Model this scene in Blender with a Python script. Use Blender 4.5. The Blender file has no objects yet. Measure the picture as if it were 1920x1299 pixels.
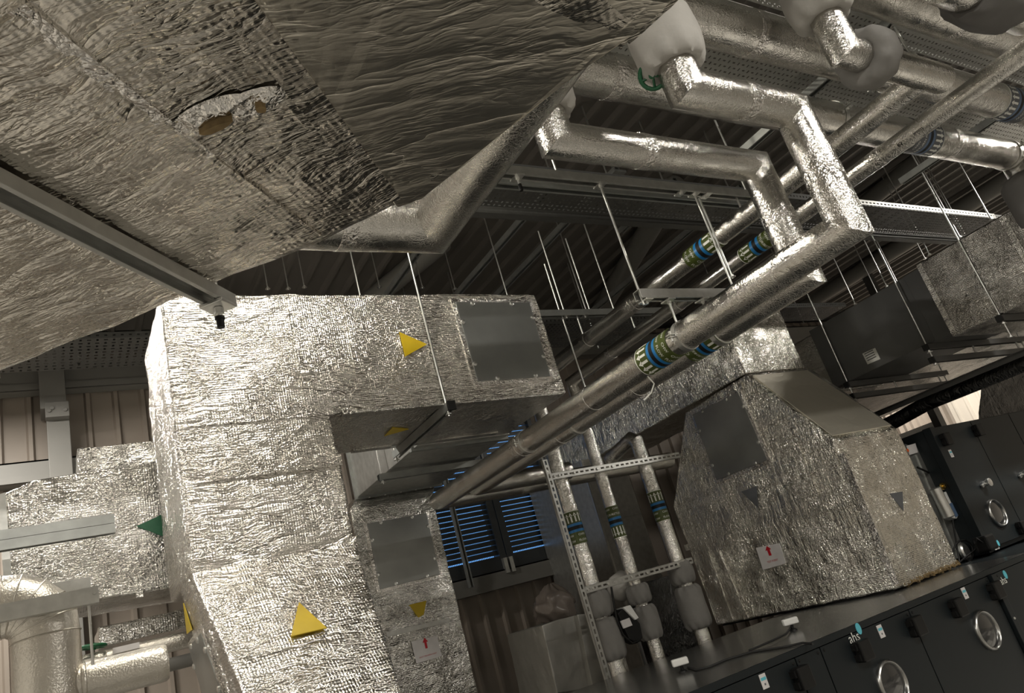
import bpy, bmesh, math, random
from mathutils import Vector, Matrix, noise

# ------------------------------------------------------------------ camera, world, lights, exposure
SC = bpy.context.scene
C = SC.collection
H = 1.8                      # camera height above the floor; all coordinates below are relative to the camera
random.seed(7)
F_PX = 1398.19
# rows: camera right, down, forward; columns: world x (along the units), y (towards the far wall), z (up)
RR = ((0.84021080, -0.47340211, -0.26445464),
      (-0.04379184, 0.42685941, -0.90325706),
      (0.54048875, 0.77050729, 0.33792073))
cam_data = bpy.data.cameras.new('camera')
cam = bpy.data.objects.new('camera', cam_data); C.objects.link(cam)
cam_data.sensor_fit = 'HORIZONTAL'; cam_data.sensor_width = 36.0
cam_data.lens = 36.0 * F_PX / 1920.0
cam_data.clip_start = 0.05; cam_data.clip_end = 200
r, d, f = (Vector(v) for v in RR)
m = Matrix((( r.x, -d.x, -f.x, 0), (r.y, -d.y, -f.y, 0), (r.z, -d.z, -f.z, H), (0, 0, 0, 1)))
cam.matrix_world = m
SC.camera = cam
SC.view_settings.view_transform = 'Standard'
SC.view_settings.look = 'None'
SC.view_settings.gamma = 1.0
SC.view_settings.use_curve_mapping = False
SC.view_settings.exposure = 0.38

world = bpy.data.worlds.new('evening_sky'); SC.world = world
world.use_nodes = True
bgn = world.node_tree.nodes['Background']
bgn.inputs['Color'].default_value = (0.12, 0.31, 0.66, 1); bgn.inputs['Strength'].default_value = 1.0

def area(name, x, y, z, sx, sy, power, rot=(0, 0, 0), col=(1.0, 0.95, 0.86)):
    l = bpy.data.lights.new(name, 'AREA'); l.shape = 'RECTANGLE'; l.size = sx; l.size_y = sy
    l.energy = power; l.color = col
    o = bpy.data.objects.new(name, l); C.objects.link(o)
    o.location = (x, y, z + H); o.rotation_euler = rot
    return o
# ceiling batten lamps of the room, out of view (long thin tubes); the last is added for daylight
area('unseen_lamp', 0.9, 2.45, 2.75, 1.5, 0.14, 40, col=(1.0, 0.93, 0.78))
area('unseen_lamp', 0.2, -1.4, 2.3, 1.5, 0.14, 110)
area('unseen_lamp', 3.4, -1.2, 2.7, 1.5, 0.14, 100)
area('unseen_lamp', -2.0, 1.4, 2.3, 0.14, 1.5, 90)
area('unseen_lamp', 7.6, 1.0, 2.5, 1.5, 0.14, 190)
area('unseen_lamp', -0.9, 5.0, 2.5, 1.5, 0.14, 115)
area('unseen_lamp', 11.2, 5.4, 2.4, 0.14, 1.5, 90)  # added lamp, stands in for daylight on the right wall

# ------------------------------------------------------------------ helpers
def ray(px, py):
    a = Vector(((px - 960) / F_PX, (py - 649.5) / F_PX, 1.0))
    return Vector(tuple(RR[0][i] * a.x + RR[1][i] * a.y + RR[2][i] * a.z for i in range(3)))
def ax(px, py, x): q = ray(px, py); return q * (x / q.x)
def ay(px, py, y): q = ray(px, py); return q * (y / q.y)
def az(px, py, z): q = ray(px, py); return q * (z / q.z)
V = lambda x, y, z: Vector((x, y, z))
X, Y, Z = V(1, 0, 0), V(0, 1, 0), V(0, 0, 1)

class MB:
    def __init__(self): self.v = []; self.f = []; self.mi = []; self.cur = 0
    def add(self, vs, fs):
        b = len(self.v); self.v.extend(Vector(v) for v in vs)
        for q in fs: self.f.append([b + i for i in q]); self.mi.append(self.cur)
        return self
    def box(self, x0, x1, y0, y1, z0, z1):
        vs = [(x, y, z) for z in (z0, z1) for y in (y0, y1) for x in (x0, x1)]
        return self.add(vs, [(0, 2, 3, 1), (4, 5, 7, 6), (0, 1, 5, 4), (2, 6, 7, 3), (0, 4, 6, 2), (1, 3, 7, 5)])
    def obox(self, c, a, b, n):
        c, a, b, n = map(Vector, (c, a, b, n))
        vs = [c + a * i + b * j + n * k for k in (-1, 1) for j in (-1, 1) for i in (-1, 1)]
        return self.add(vs, [(0, 2, 3, 1), (4, 5, 7, 6), (0, 1, 5, 4), (2, 6, 7, 3), (0, 4, 6, 2), (1, 3, 7, 5)])
    def hexa(self, bot, top):
        return self.add(list(bot) + list(top), [(3, 2, 1, 0), (4, 5, 6, 7), (0, 1, 5, 4), (1, 2, 6, 5), (2, 3, 7, 6), (3, 0, 4, 7)])
    def prism(self, poly, ext):
        n = len(poly); ext = Vector(ext)
        vs = [Vector(p) for p in poly] + [Vector(p) + ext for p in poly]
        fs = [list(range(n))[::-1], list(range(n, 2 * n))] + [(i, (i + 1) % n, n + (i + 1) % n, n + i) for i in range(n)]
        return self.add(vs, fs)
    def tube(self, pts, rad, n=20, step=None, wob=0.0, seed=0.0, caps=True):
        pts = [Vector(p) for p in pts]
        d0 = (pts[1] - pts[0]).normalized()
        u = d0.orthogonal().normalized(); w = d0.cross(u)
        ring = [pts[0] + rad * (math.cos(2 * math.pi * i / n) * u + math.sin(2 * math.pi * i / n) * w) for i in range(n)]
        rings = [ring]
        for k in range(1, len(pts)):
            dk = (pts[k] - pts[k - 1]).normalized()
            if k < len(pts) - 1:
                dn = (pts[k + 1] - pts[k]).normalized(); nrm = (dk + dn).normalized()
            else: nrm = dk
            new = [p + dk * ((pts[k] - p).dot(nrm) / dk.dot(nrm)) for p in rings[-1]]
            L = (pts[k] - pts[k - 1]).length
            ns = max(1, int(L / step)) if step else 1
            old = rings[-1]
            for s in range(1, ns):
                t = s / ns; rings.append([a.lerp(b, t) for a, b in zip(old, new)])
            rings.append(new)
        if wob:
            out = []
            for k, rg in enumerate(rings):
                c = sum(rg, Vector()) / n
                out.append([p + (p - c).normalized() * wob * (noise.noise(p * 9 + V(seed, 0, 0)) + 0.6 * noise.noise(p * 28 + V(seed, 3, 0))) for p in rg])
            rings = out
        vs = [p for rg in rings for p in rg]
        fs = []
        for k in range(len(rings) - 1):
            for i in range(n):
                j = (i + 1) % n
                fs.append((k * n + i, k * n + j, (k + 1) * n + j, (k + 1) * n + i))
        if caps:
            fs.append(list(range(n))[::-1]); fs.append([(len(rings) - 1) * n + i for i in range(n)])
        return self.add(vs, fs)
    def lathe(self, p0, dr, prof, n=20, fold=0.0, seed=0, capped=True, nf=9):
        p0 = Vector(p0); dr = Vector(dr).normalized(); u = dr.orthogonal().normalized(); w = dr.cross(u)
        vs = []
        for item in prof:
            t, rr = item[0], item[1]; am = item[2] if len(item) > 2 else 0.0
            for i in range(n):
                a = 2 * math.pi * i / n
                q = rr
                if fold: q += fold * (am * math.sin(a * nf + seed * 1.7 + t * 30) + 0.45 * noise.noise(V(math.cos(a) * 1.6, math.sin(a) * 1.6, t * 12 + seed * 5)))
                vs.append(p0 + dr * t + u * (math.cos(a) * q) + w * (math.sin(a) * q))
        fs = []
        for k in range(len(prof) - 1):
            for i in range(n):
                j = (i + 1) % n; fs.append((k * n + i, k * n + j, (k + 1) * n + j, (k + 1) * n + i))
        if capped:
            fs.append(list(range(n))[::-1]); fs.append([(len(prof) - 1) * n + i for i in range(n)])
        return self.add(vs, fs)
    def channel(self, p0, p1, openv, w=0.0205, hgt=0.041, lip=0.0095):
        p0, p1, o = Vector(p0), Vector(p1), Vector(openv).normalized()
        dr = (p1 - p0).normalized(); s = dr.cross(o).normalized(); t = 0.0025; k = w - lip
        prof = [(-k, hgt - .007), (-k, hgt), (-w, hgt), (-w, 0), (w, 0), (w, hgt), (k, hgt), (k, hgt - .007),
                (k + t, hgt - .007), (k + t, hgt - t), (w - t, hgt - t), (w - t, t), (-w + t, t), (-w + t, hgt - t), (-k - t, hgt - t), (-k - t, hgt - .007)]
        return self.prism([p0 + s * a + o * b for a, b in prof], p1 - p0)
    def perf(self, o, du, dv, nu, nv, fu, fv, stag=False):
        # sheet of nu x nv cells, each with a rectangular hole taking fu x fv of it
        o, du, dv = Vector(o), Vector(du), Vector(dv)
        for i in range(nu):
            for j in range(nv):
                c = o + du * i + dv * j; a, b = (fu, fv) if not (stag and (i + j) % 2) else (fv * dv.length / du.length, fu * du.length / dv.length)
                a0, a1, b0, b1 = (1 - a) / 2, (1 + a) / 2, (1 - b) / 2, (1 + b) / 2
                P = lambda s, t: c + du * s + dv * t
                vs = [P(0, 0), P(1, 0), P(1, 1), P(0, 1), P(a0, b0), P(a1, b0), P(a1, b1), P(a0, b1)]
                self.add(vs, [(0, 1, 5, 4), (1, 2, 6, 5), (2, 3, 7, 6), (3, 0, 4, 7)])
        return self

def mesh_from(mb, name, off, bevel=0, bseg=2, smooth=None, subdiv=0, amp=0, freq=7, seed=0):
    me = bpy.data.meshes.new(name)
    me.from_pydata([tuple(v) for v in mb.v], [], mb.f)
    for p, i in zip(me.polygons, mb.mi): p.material_index = i
    if bevel or subdiv or True:
        bm = bmesh.new(); bm.from_mesh(me)
        if bevel or subdiv: bmesh.ops.remove_doubles(bm, verts=bm.verts, dist=1e-5)
        bmesh.ops.recalc_face_normals(bm, faces=bm.faces)
        if bevel:
            es = [e for e in bm.edges if len(e.link_faces) == 2 and e.calc_face_angle(0) > 0.35]
            bmesh.ops.bevel(bm, geom=es, offset=bevel, segments=bseg, profile=0.6, affect='EDGES', clamp_overlap=True)
        if subdiv:
            for _ in range(7):
                es = [e for e in bm.edges if e.calc_length() > subdiv]
                if not es: break
                bmesh.ops.subdivide_edges(bm, edges=es, cuts=1, use_grid_fill=True)
            bm.normal_update()
            sv = V(seed * 3.1, seed, seed * 7.7)
            for v in bm.verts:
                q = noise.noise(v.co * freq + sv) + 0.5 * noise.noise(v.co * freq * 3.1 + sv)
                v.co = v.co + v.normal * amp * q
        bm.to_mesh(me); bm.free()
    me.transform(Matrix.Translation((-off.x, -off.y, -off.z)))
    if smooth is not None:
        me.shade_smooth(); me.set_sharp_from_angle(angle=math.radians(smooth))
    me.update()
    return me

def thing(name, label, cat, loc, group=None):
    o = bpy.data.objects.new(name, None); C.objects.link(o); o.empty_display_size = 0.05
    o.location = (loc[0], loc[1], loc[2] + H); o['label'] = label; o['category'] = cat
    if group: o['group'] = group
    return o
def rel(o):
    q = Vector(o.location)
    p = o.parent
    while p is not None: q += Vector(p.location); p = p.parent
    return q - V(0, 0, H)
def part(name, mb, mats, parent, label=None, **kw):
    off = rel(parent)
    me = mesh_from(mb, name, off, **kw)
    o = bpy.data.objects.new(name, me); C.objects.link(o); o.parent = parent
    for mt in (mats if isinstance(mats, (list, tuple)) else [mats]): me.materials.append(mt)
    if label: o['label'] = label
    return o
def solo(name, mb, mats, label, cat, group=None, kind=None, **kw):
    lo = [min(v[i] for v in mb.v) for i in range(3)]; hi = [max(v[i] for v in mb.v) for i in range(3)]
    off = V((lo[0] + hi[0]) / 2, (lo[1] + hi[1]) / 2, lo[2])
    me = mesh_from(mb, name, off, **kw)
    o = bpy.data.objects.new(name, me); C.objects.link(o); o.location = off + V(0, 0, H)
    for mt in (mats if isinstance(mats, (list, tuple)) else [mats]): me.materials.append(mt)
    if label: o['label'] = label
    if cat: o['category'] = cat
    if group: o['group'] = group
    if kind: o['kind'] = kind
    return o
def struct(name, mb, mats, label=None, **kw): return solo(name, mb, mats, label, None, None, 'structure', **kw)

# ------------------------------------------------------------------ materials
def base_mat(name, col, rough=0.5, metal=0.0, spec=0.5):
    mt = bpy.data.materials.new(name); mt.use_nodes = True
    b = mt.node_tree.nodes['Principled BSDF']
    b.inputs['Base Color'].default_value = (*col, 1); b.inputs['Roughness'].default_value = rough
    b.inputs['Metallic'].default_value = metal; b.inputs['Specular IOR Level'].default_value = spec
    return mt, mt.node_tree, b
def nd(nt, t, **kw):
    n = nt.nodes.new(t)
    for k, v in kw.items():
        if hasattr(n, k): setattr(n, k, v)
        else: n.inputs[k].default_value = v
    return n
def plain(name, col, rough=0.5, metal=0.0, var=0.06, scale=14, bump=0.0, bscale=60, spec=0.5):
    mt, nt, b = base_mat(name, col, rough, metal, spec)
    tc = nd(nt, 'ShaderNodeTexCoord')
    nz = nd(nt, 'ShaderNodeTexNoise', Scale=scale, Detail=4.0)
    nt.links.new(tc.outputs['Object'], nz.inputs['Vector'])
    rp = nd(nt, 'ShaderNodeValToRGB')
    rp.color_ramp.elements[0].color = (*[c * (1 - var) for c in col], 1); rp.color_ramp.elements[1].color = (*[min(1, c * (1 + var)) for c in col], 1)
    rp.color_ramp.elements[0].position = 0.3; rp.color_ramp.elements[1].position = 0.7
    nt.links.new(nz.outputs['Fac'], rp.inputs['Fac']); nt.links.new(rp.outputs['Color'], b.inputs['Base Color'])
    if bump:
        n2 = nd(nt, 'ShaderNodeTexNoise', Scale=bscale, Detail=3.0)
        nt.links.new(tc.outputs['Object'], n2.inputs['Vector'])
        bp = nd(nt, 'ShaderNodeBump', Strength=bump, Distance=0.004)
        nt.links.new(n2.outputs['Fac'], bp.inputs['Height']); nt.links.new(bp.outputs['Normal'], b.inputs['Normal'])
    return mt
def foil(name, col=(0.72, 0.70, 0.66), rough=0.27, big=(4, 4, 14), fine=(26, 26, 60), weave=170, kb=1.0, kf=0.55, kw=0.10, strength=1.0, dist=0.018, rotz=0.0, fac=None, kc=0.3):
    """crumpled aluminium foil: sharp creases from ridged noise, a finer crinkle and the scrim grid of the facing"""
    mt, nt, b = base_mat(name, col, rough, 1.0)
    L = nt.links.new
    tc = nd(nt, 'ShaderNodeTexCoord')
    rot = nd(nt, 'ShaderNodeMapping'); rot.inputs['Rotation'].default_value = (0, 0, rotz)
    L(tc.outputs['Object'], rot.inputs['Vector'])
    src = rot.outputs['Vector']
    wv = nd(nt, 'ShaderNodeTexNoise', Scale=5.0, Detail=2.0); L(src, wv.inputs['Vector'])
    warp = nd(nt, 'ShaderNodeVectorMath', operation='MULTIPLY_ADD'); warp.inputs[1].default_value = (.08, .08, .08)
    L(wv.outputs['Color'], warp.inputs[0]); L(src, warp.inputs[2])
    def ridge(sc, det, pw):
        mp = nd(nt, 'ShaderNodeMapping'); mp.inputs['Scale'].default_value = sc; L(warp.outputs[0], mp.inputs['Vector'])
        nz = nd(nt, 'ShaderNodeTexNoise', Scale=1.0, Detail=det, Roughness=0.55); L(mp.outputs['Vector'], nz.inputs['Vector'])
        s = nd(nt, 'ShaderNodeMath', operation='SUBTRACT'); L(nz.outputs['Fac'], s.inputs[0]); s.inputs[1].default_value = 0.5
        a = nd(nt, 'ShaderNodeMath', operation='ABSOLUTE'); L(s.outputs[0], a.inputs[0])
        m_ = nd(nt, 'ShaderNodeMath', operation='MULTIPLY'); L(a.outputs[0], m_.inputs[0]); m_.inputs[1].default_value = 3.2
        q = nd(nt, 'ShaderNodeMath', operation='POWER'); L(m_.outputs[0], q.inputs[0]); q.inputs[1].default_value = pw
        return q.outputs[0]
    h1 = ridge(big, 2.0, 0.55); h2 = ridge(fine, 3.0, 0.7)
    patch = nd(nt, 'ShaderNodeTexNoise', Scale=2.6, Detail=2.0); L(src, patch.inputs['Vector'])
    pr = nd(nt, 'ShaderNodeMapRange'); pr.inputs['From Min'].default_value = 0.35; pr.inputs['From Max'].default_value = 0.62
    pr.inputs['To Min'].default_value = 0.25; pr.inputs['To Max'].default_value = 1.0; L(patch.outputs['Fac'], pr.inputs['Value'])
    def mul(a, k):
        q = nd(nt, 'ShaderNodeMath', operation='MULTIPLY'); L(a, q.inputs[0])
        if isinstance(k, (int, float)): q.inputs[1].default_value = k
        else: L(k, q.inputs[1])
        return q.outputs[0]
    def add(a, c):
        q = nd(nt, 'ShaderNodeMath', operation='ADD'); L(a, q.inputs[0]); L(c, q.inputs[1]); return q.outputs[0]
    patch2 = nd(nt, 'ShaderNodeTexNoise', Scale=6.5, Detail=1.0); L(src, patch2.inputs['Vector'])
    pr2 = nd(nt, 'ShaderNodeMapRange'); pr2.inputs['From Min'].default_value = 0.38; pr2.inputs['From Max'].default_value = 0.60
    pr2.inputs['To Min'].default_value = 0.35; pr2.inputs['To Max'].default_value = 1.15; L(patch2.outputs['Fac'], pr2.inputs['Value'])
    hsum = add(mul(mul(h1, kb), pr.outputs[0]), mul(mul(h2, kf), pr2.outputs[0]))
    if fac:
        # crumple facets: every cell is a small plane with its own tilt
        mp = nd(nt, 'ShaderNodeMapping'); mp.inputs['Scale'].default_value = fac; L(warp.outputs[0], mp.inputs['Vector'])
        vo = nd(nt, 'ShaderNodeTexVoronoi', Scale=1.0); L(mp.outputs['Vector'], vo.inputs['Vector'])
        df = nd(nt, 'ShaderNodeVectorMath', operation='SUBTRACT'); L(mp.outputs['Vector'], df.inputs[0]); L(vo.outputs['Position'], df.inputs[1])
        cc = nd(nt, 'ShaderNodeVectorMath', operation='SUBTRACT'); L(vo.outputs['Color'], cc.inputs[0]); cc.inputs[1].default_value = (.5, .5, .5)
        dt = nd(nt, 'ShaderNodeVectorMath', operation='DOT_PRODUCT'); L(df.outputs[0], dt.inputs[0]); L(cc.outputs[0], dt.inputs[1])
        hsum = add(hsum, mul(mul(dt.outputs['Value'], kc), pr2.outputs[0]))
    if kw:
        sep = nd(nt, 'ShaderNodeSeparateXYZ'); L(src, sep.inputs[0])
        tot = None
        for ch in ('X', 'Y', 'Z'):
            s = nd(nt, 'ShaderNodeMath', operation='SINE'); L(mul(sep.outputs[ch], float(weave * 3.4)), s.inputs[0])
            tot = s.outputs[0] if tot is None else add(tot, s.outputs[0])
        hsum = add(hsum, mul(tot, kw))
    bp = nd(nt, 'ShaderNodeBump', Strength=strength, Distance=dist)
    L(hsum, bp.inputs['Height']); L(bp.outputs['Normal'], b.inputs['Normal'])
    return mt

M = {}
M['foil_front'] = foil('foil_front', big=(2.6, 2.6, 15), fine=(20, 20, 75), kw=0.02, kb=0.8, kf=0.34, rough=0.2, fac=(13, 13, 55), kc=0.42)
M['foil_plenum'] = foil('foil_plenum', big=(15, 15, 2.8), fine=(55, 55, 26), kw=0.015, col=(0.78, 0.76, 0.70), kb=0.42, kf=0.34, rough=0.15, fac=(34, 34, 16), kc=0.5)
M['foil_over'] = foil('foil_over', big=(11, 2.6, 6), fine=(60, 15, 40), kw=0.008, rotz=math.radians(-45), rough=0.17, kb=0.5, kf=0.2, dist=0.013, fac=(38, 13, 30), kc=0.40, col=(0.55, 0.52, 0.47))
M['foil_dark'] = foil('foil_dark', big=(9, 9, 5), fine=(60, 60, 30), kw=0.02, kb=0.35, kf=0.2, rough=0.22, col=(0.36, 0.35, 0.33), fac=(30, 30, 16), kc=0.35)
M['foil_back'] = foil('foil_back', big=(5, 5, 9), fine=(34, 34, 50), kw=0.012, kb=0.4, kf=0.25, rough=0.2, col=(0.62, 0.61, 0.58), fac=(22, 22, 40), kc=0.35)
M['foil_smooth'] = foil('foil_smooth', big=(2.2, 5, 3), fine=(9, 16, 12), kb=0.55, kf=0.12, kw=0.0, strength=0.6, rough=0.55, col=(0.84, 0.80, 0.70))
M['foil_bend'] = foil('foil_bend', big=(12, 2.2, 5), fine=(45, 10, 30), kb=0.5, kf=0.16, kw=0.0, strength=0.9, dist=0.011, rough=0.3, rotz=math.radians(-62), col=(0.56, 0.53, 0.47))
M['foil_tape'] = foil('foil_tape', big=(6, 6, 6), fine=(40, 40, 40), kb=0.5, kf=0.35, kw=0.0, strength=0.8, rough=0.2, col=(0.74, 0.72, 0.69))
M['foil_pipe'] = foil('foil_pipe', big=(14, 14, 14), fine=(80, 80, 80), kb=0.30, kf=0.22, kw=0.0, strength=0.8, dist=0.006, rough=0.17, col=(0.66, 0.645, 0.61))
M['foil_riser'] = foil('foil_riser', big=(20, 20, 20), fine=(70, 70, 70), kb=0.8, kf=0.4, kw=0.0, strength=0.9, dist=0.006, rough=0.17, col=(0.74, 0.73, 0.70))
M['black_foil'] = foil('black_foil', big=(12, 12, 6), fine=(50, 50, 30), kb=0.6, kf=0.3, kw=0.0, rough=0.3, col=(0.05, 0.05, 0.05))
M['stucco'] = plain('stucco_aluminium', (0.62, 0.59, 0.54), 0.34, 1.0, 0.04, 20, 0.55, 150)
M['galv'] = plain('galvanised_steel', (0.50, 0.50, 0.48), 0.42, 0.9, 0.12, 22)
M['galv_dull'] = plain('galvanised_dull', (0.33, 0.34, 0.33), 0.5, 0.8, 0.12, 14)
M['zinc'] = plain('zinc_plate', (0.70, 0.70, 0.68), 0.3, 0.95, 0.08, 30)
M['tray_shaded'] = plain('tray_steel_shaded', (0.10, 0.10, 0.095), 0.5, 0.6, 0.08, 20)  # darker copy of the tray metal, dim light put into the colour
M['tray'] = plain('tray_steel_lit', (0.58, 0.58, 0.55), 0.5, 0.7, 0.08, 20)  # paler copy of the tray metal, daylight from below put into the colour
M['panel'] = plain('access_panel_steel', (0.36, 0.37, 0.36), 0.38, 0.9, 0.08, 5)
M['unit'] = plain('anthracite_paint', (0.0080, 0.0112, 0.0130), 0.45, 0.0, 0.06, 6, spec=0.3)
M['unit_top'] = plain('unit_lid_steel', (0.30, 0.30, 0.29), 0.24, 0.9, 0.08, 5)
M['silencer'] = plain('charcoal_steel', (0.060, 0.060, 0.058), 0.45, 0.2, 0.06, 5)
M['black'] = plain('black_plastic', (0.006, 0.006, 0.006), 0.5, spec=0.3)
M['dark'] = plain('shade_and_cable_black', (0.01, 0.01, 0.01), 0.7)  # for the painted eaves shade and the black cables
M['white'] = plain('white_plastic', (0.72, 0.72, 0.70), 0.4)
M['paper'] = plain('white_paper', (0.62, 0.60, 0.60), 0.6)
M['fabric'] = plain('grey_jacket_fabric', (0.40, 0.385, 0.36), 0.75, 0.0, 0.08, 9, 0.5, 26)
M['fabric_mid'] = plain('mid_jacket_fabric', (0.19, 0.183, 0.172), 0.75, 0.0, 0.08, 9, 0.5, 26)
M['fabric_dark'] = plain('dark_jacket_fabric', (0.13, 0.125, 0.12), 0.75, 0.0, 0.08, 9, 0.5, 26)
M['yellow'] = plain('yellow_sticker', (0.52, 0.37, 0.008), 0.45)
M['green_st'] = plain('green_sticker', (0.012, 0.10, 0.045), 0.5)
M['grey_st'] = plain('grey_sticker', (0.10, 0.105, 0.115), 0.5)
M['green'] = plain('green_handwheel', (0.01, 0.10, 0.04), 0.4)
M['olive'] = plain('olive_band', (0.055, 0.075, 0.012), 0.35)
M['blue'] = plain('blue_band', (0.012, 0.16, 0.42), 0.35)
M['bandwhite'] = plain('band_white', (0.75, 0.76, 0.72), 0.4)
M['red'] = plain('red_ink', (0.45, 0.01, 0.02), 0.5)
M['teal'] = plain('teal_ink', (0.10, 0.45, 0.55), 0.5)
M['steel_paint'] = plain('grey_steel_paint', (0.17, 0.165, 0.152), 0.5, 0.0, 0.05, 6)
M['clad'] = plain('taupe_cladding', (0.25, 0.212, 0.178), 0.5, 0.0, 0.05, 4)
M['clad_light'] = plain('cream_cladding', (0.62, 0.57, 0.50), 0.5, 0.0, 0.04, 4)
M['roof'] = plain('roof_sheet', (0.115, 0.105, 0.093), 0.5, 0.0, 0.06, 4)
M['louvre'] = plain('louvre_paint', (0.022, 0.026, 0.030), 0.4)
def reflection_floor():
    mt, nt, b = base_mat('floor_slabs', (0.2, 0.2, 0.2), 0.45)
    tc = nd(nt, 'ShaderNodeTexCoord'); br = nd(nt, 'ShaderNodeTexBrick', Scale=1.0)
    br.inputs['Color1'].default_value = (0.52, 0.50, 0.46, 1); br.inputs['Color2'].default_value = (0.07, 0.068, 0.062, 1); br.inputs['Mortar'].default_value = (0.05, 0.05, 0.045, 1)
    br.inputs['Brick Width'].default_value = 1.7; br.inputs['Row Height'].default_value = 0.75; br.inputs['Mortar Size'].default_value = 0.02; br.inputs['Bias'].default_value = 0.0
    nt.links.new(tc.outputs['Object'], br.inputs['Vector']); nt.links.new(br.outputs['Color'], b.inputs['Base Color'])
    return mt
M['floor'] = reflection_floor()
M['wall_grey'] = plain('wall_paint', (0.52, 0.50, 0.46), 0.6, 0.0, 0.05, 4)
M['glass'] = plain('dark_glass', (0.03, 0.03, 0.03), 0.06, 0.0, 0.05, 4, spec=1.0)
M['chrome'] = plain('polished_rim', (0.42, 0.42, 0.41), 0.28, 1.0, 0.05, 20)
M['wool'] = plain('mineral_wool', (0.20, 0.14, 0.065), 0.9, 0.0, 0.3, 30, 0.8, 80)
M['polythene'] = plain('polythene_film', (0.20, 0.17, 0.15), 0.25, 0.0, 0.2, 6, 0.8, 14)
M['wrap'] = plain('dusty_foil_wrap', (0.42, 0.41, 0.38), 0.45, 0.5, 0.1, 8, 0.5, 20)
M['orange'] = plain('orange_ink', (0.7, 0.12, 0.02), 0.5)
M['bluegrey'] = plain('blue_grey_ink', (0.10, 0.16, 0.27), 0.5)
M['brass'] = plain('brass_fitting', (0.60, 0.42, 0.12), 0.3, 1.0)

# ------------------------------------------------------------------ lettering
_txt = {}
def text_polys(s):
    """flat outlines of a word, unit cap height, as (verts2d, faces)"""
    if s in _txt: return _txt[s]
    cu = bpy.data.curves.new('lettering', 'FONT'); cu.body = s; cu.size = 1.4; cu.resolution_u = 2; cu.align_x = 'CENTER'; cu.align_y = 'CENTER'
    ob = bpy.data.objects.new('lettering', cu); C.objects.link(ob)
    dg = bpy.context.evaluated_depsgraph_get(); ev = ob.evaluated_get(dg); me = ev.to_mesh()
    out = ([(v.co.x, v.co.y) for v in me.vertices], [list(p.vertices) for p in me.polygons])
    ev.to_mesh_clear(); bpy.data.objects.remove(ob); bpy.data.curves.remove(cu)
    _txt[s] = out
    return out
def put_text(mb, s, c, u, v, h):
    """flat lettering with centre c, reading along u, up v, cap height h"""
    vs, fs = text_polys(s); c, u, v = Vector(c), Vector(u), Vector(v)
    mb.add([c + u * (a * h) + v * (b * h) for a, b in vs], fs)

def label_band(parent, c, dr, rad, length, word, arrow=1, flip=1, cols=None, ncopy=6, narrow=14, label=None):
    """pipe identification wrap: arrows, colour bands and repeated words, one mesh"""
    c, dr = Vector(c), Vector(dr).normalized()
    u = dr.orthogonal().normalized(); w = dr.cross(u)
    mats = cols or [M['olive'], M['blue'], M['black'], M['bandwhite']]
    mb = MB(); n = 40
    def pt(s, a, rr): return c + dr * s + u * (math.cos(a) * rr) + w * (math.sin(a) * rr)
    L = length; r0 = rad + 0.0025
    cuts = [(-L / 2 - .004, -L / 2, 3), (-L / 2, -.13 * L, 0), (-.13 * L, -.05 * L, 1), (-.05 * L, .06 * L, 2), (.06 * L, .14 * L, 1), (.14 * L, L / 2, 0)]
    for s0, s1, mi in cuts:
        mb.cur = mi
        mb.lathe(c, dr, [(s0, rad - .001), (s0, r0), (s1, r0), (s1, rad - .001)], n, capped=False)
    mb.cur = 3; r1 = r0 + 0.0009
    for k in range(narrow):
        a = 2 * math.pi * k / narrow; hw = 2 * math.pi / narrow
        s0, s1 = -.46 * L, -.17 * L
        tip, tail = (s0, s1) if arrow < 0 else (s1, s0); e = 1 if arrow > 0 else -1
        hb = tip - e * .10 * L
        P = lambda s, da: pt(s, a + da * hw, r1)
        mb.add([P(tail, -.19), P(tail, .19), P(hb, .19), P(hb, -.19)], [(0, 1, 2, 3)])
        mb.add([P(hb, -.44), P(hb, .44), P(tip, 0)], [(0, 1, 2)])
    words = word.split()
    for k in range(ncopy):
        a0 = 2 * math.pi * (k + .5) / ncopy
        for li, wd in enumerate(words):
            vs, fs = text_polys(wd); hh = .068 * L
            sc = .32 * L + flip * (.5 - li) * (.17 * L if len(words) > 1 else 0)
            mb.add([pt(sc + flip * y_ * hh, a0 + flip * x_ * hh / rad, r1) for x_, y_ in vs], fs)
    return part('label_band', mb, mats, parent, label=label, smooth=40)

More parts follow.
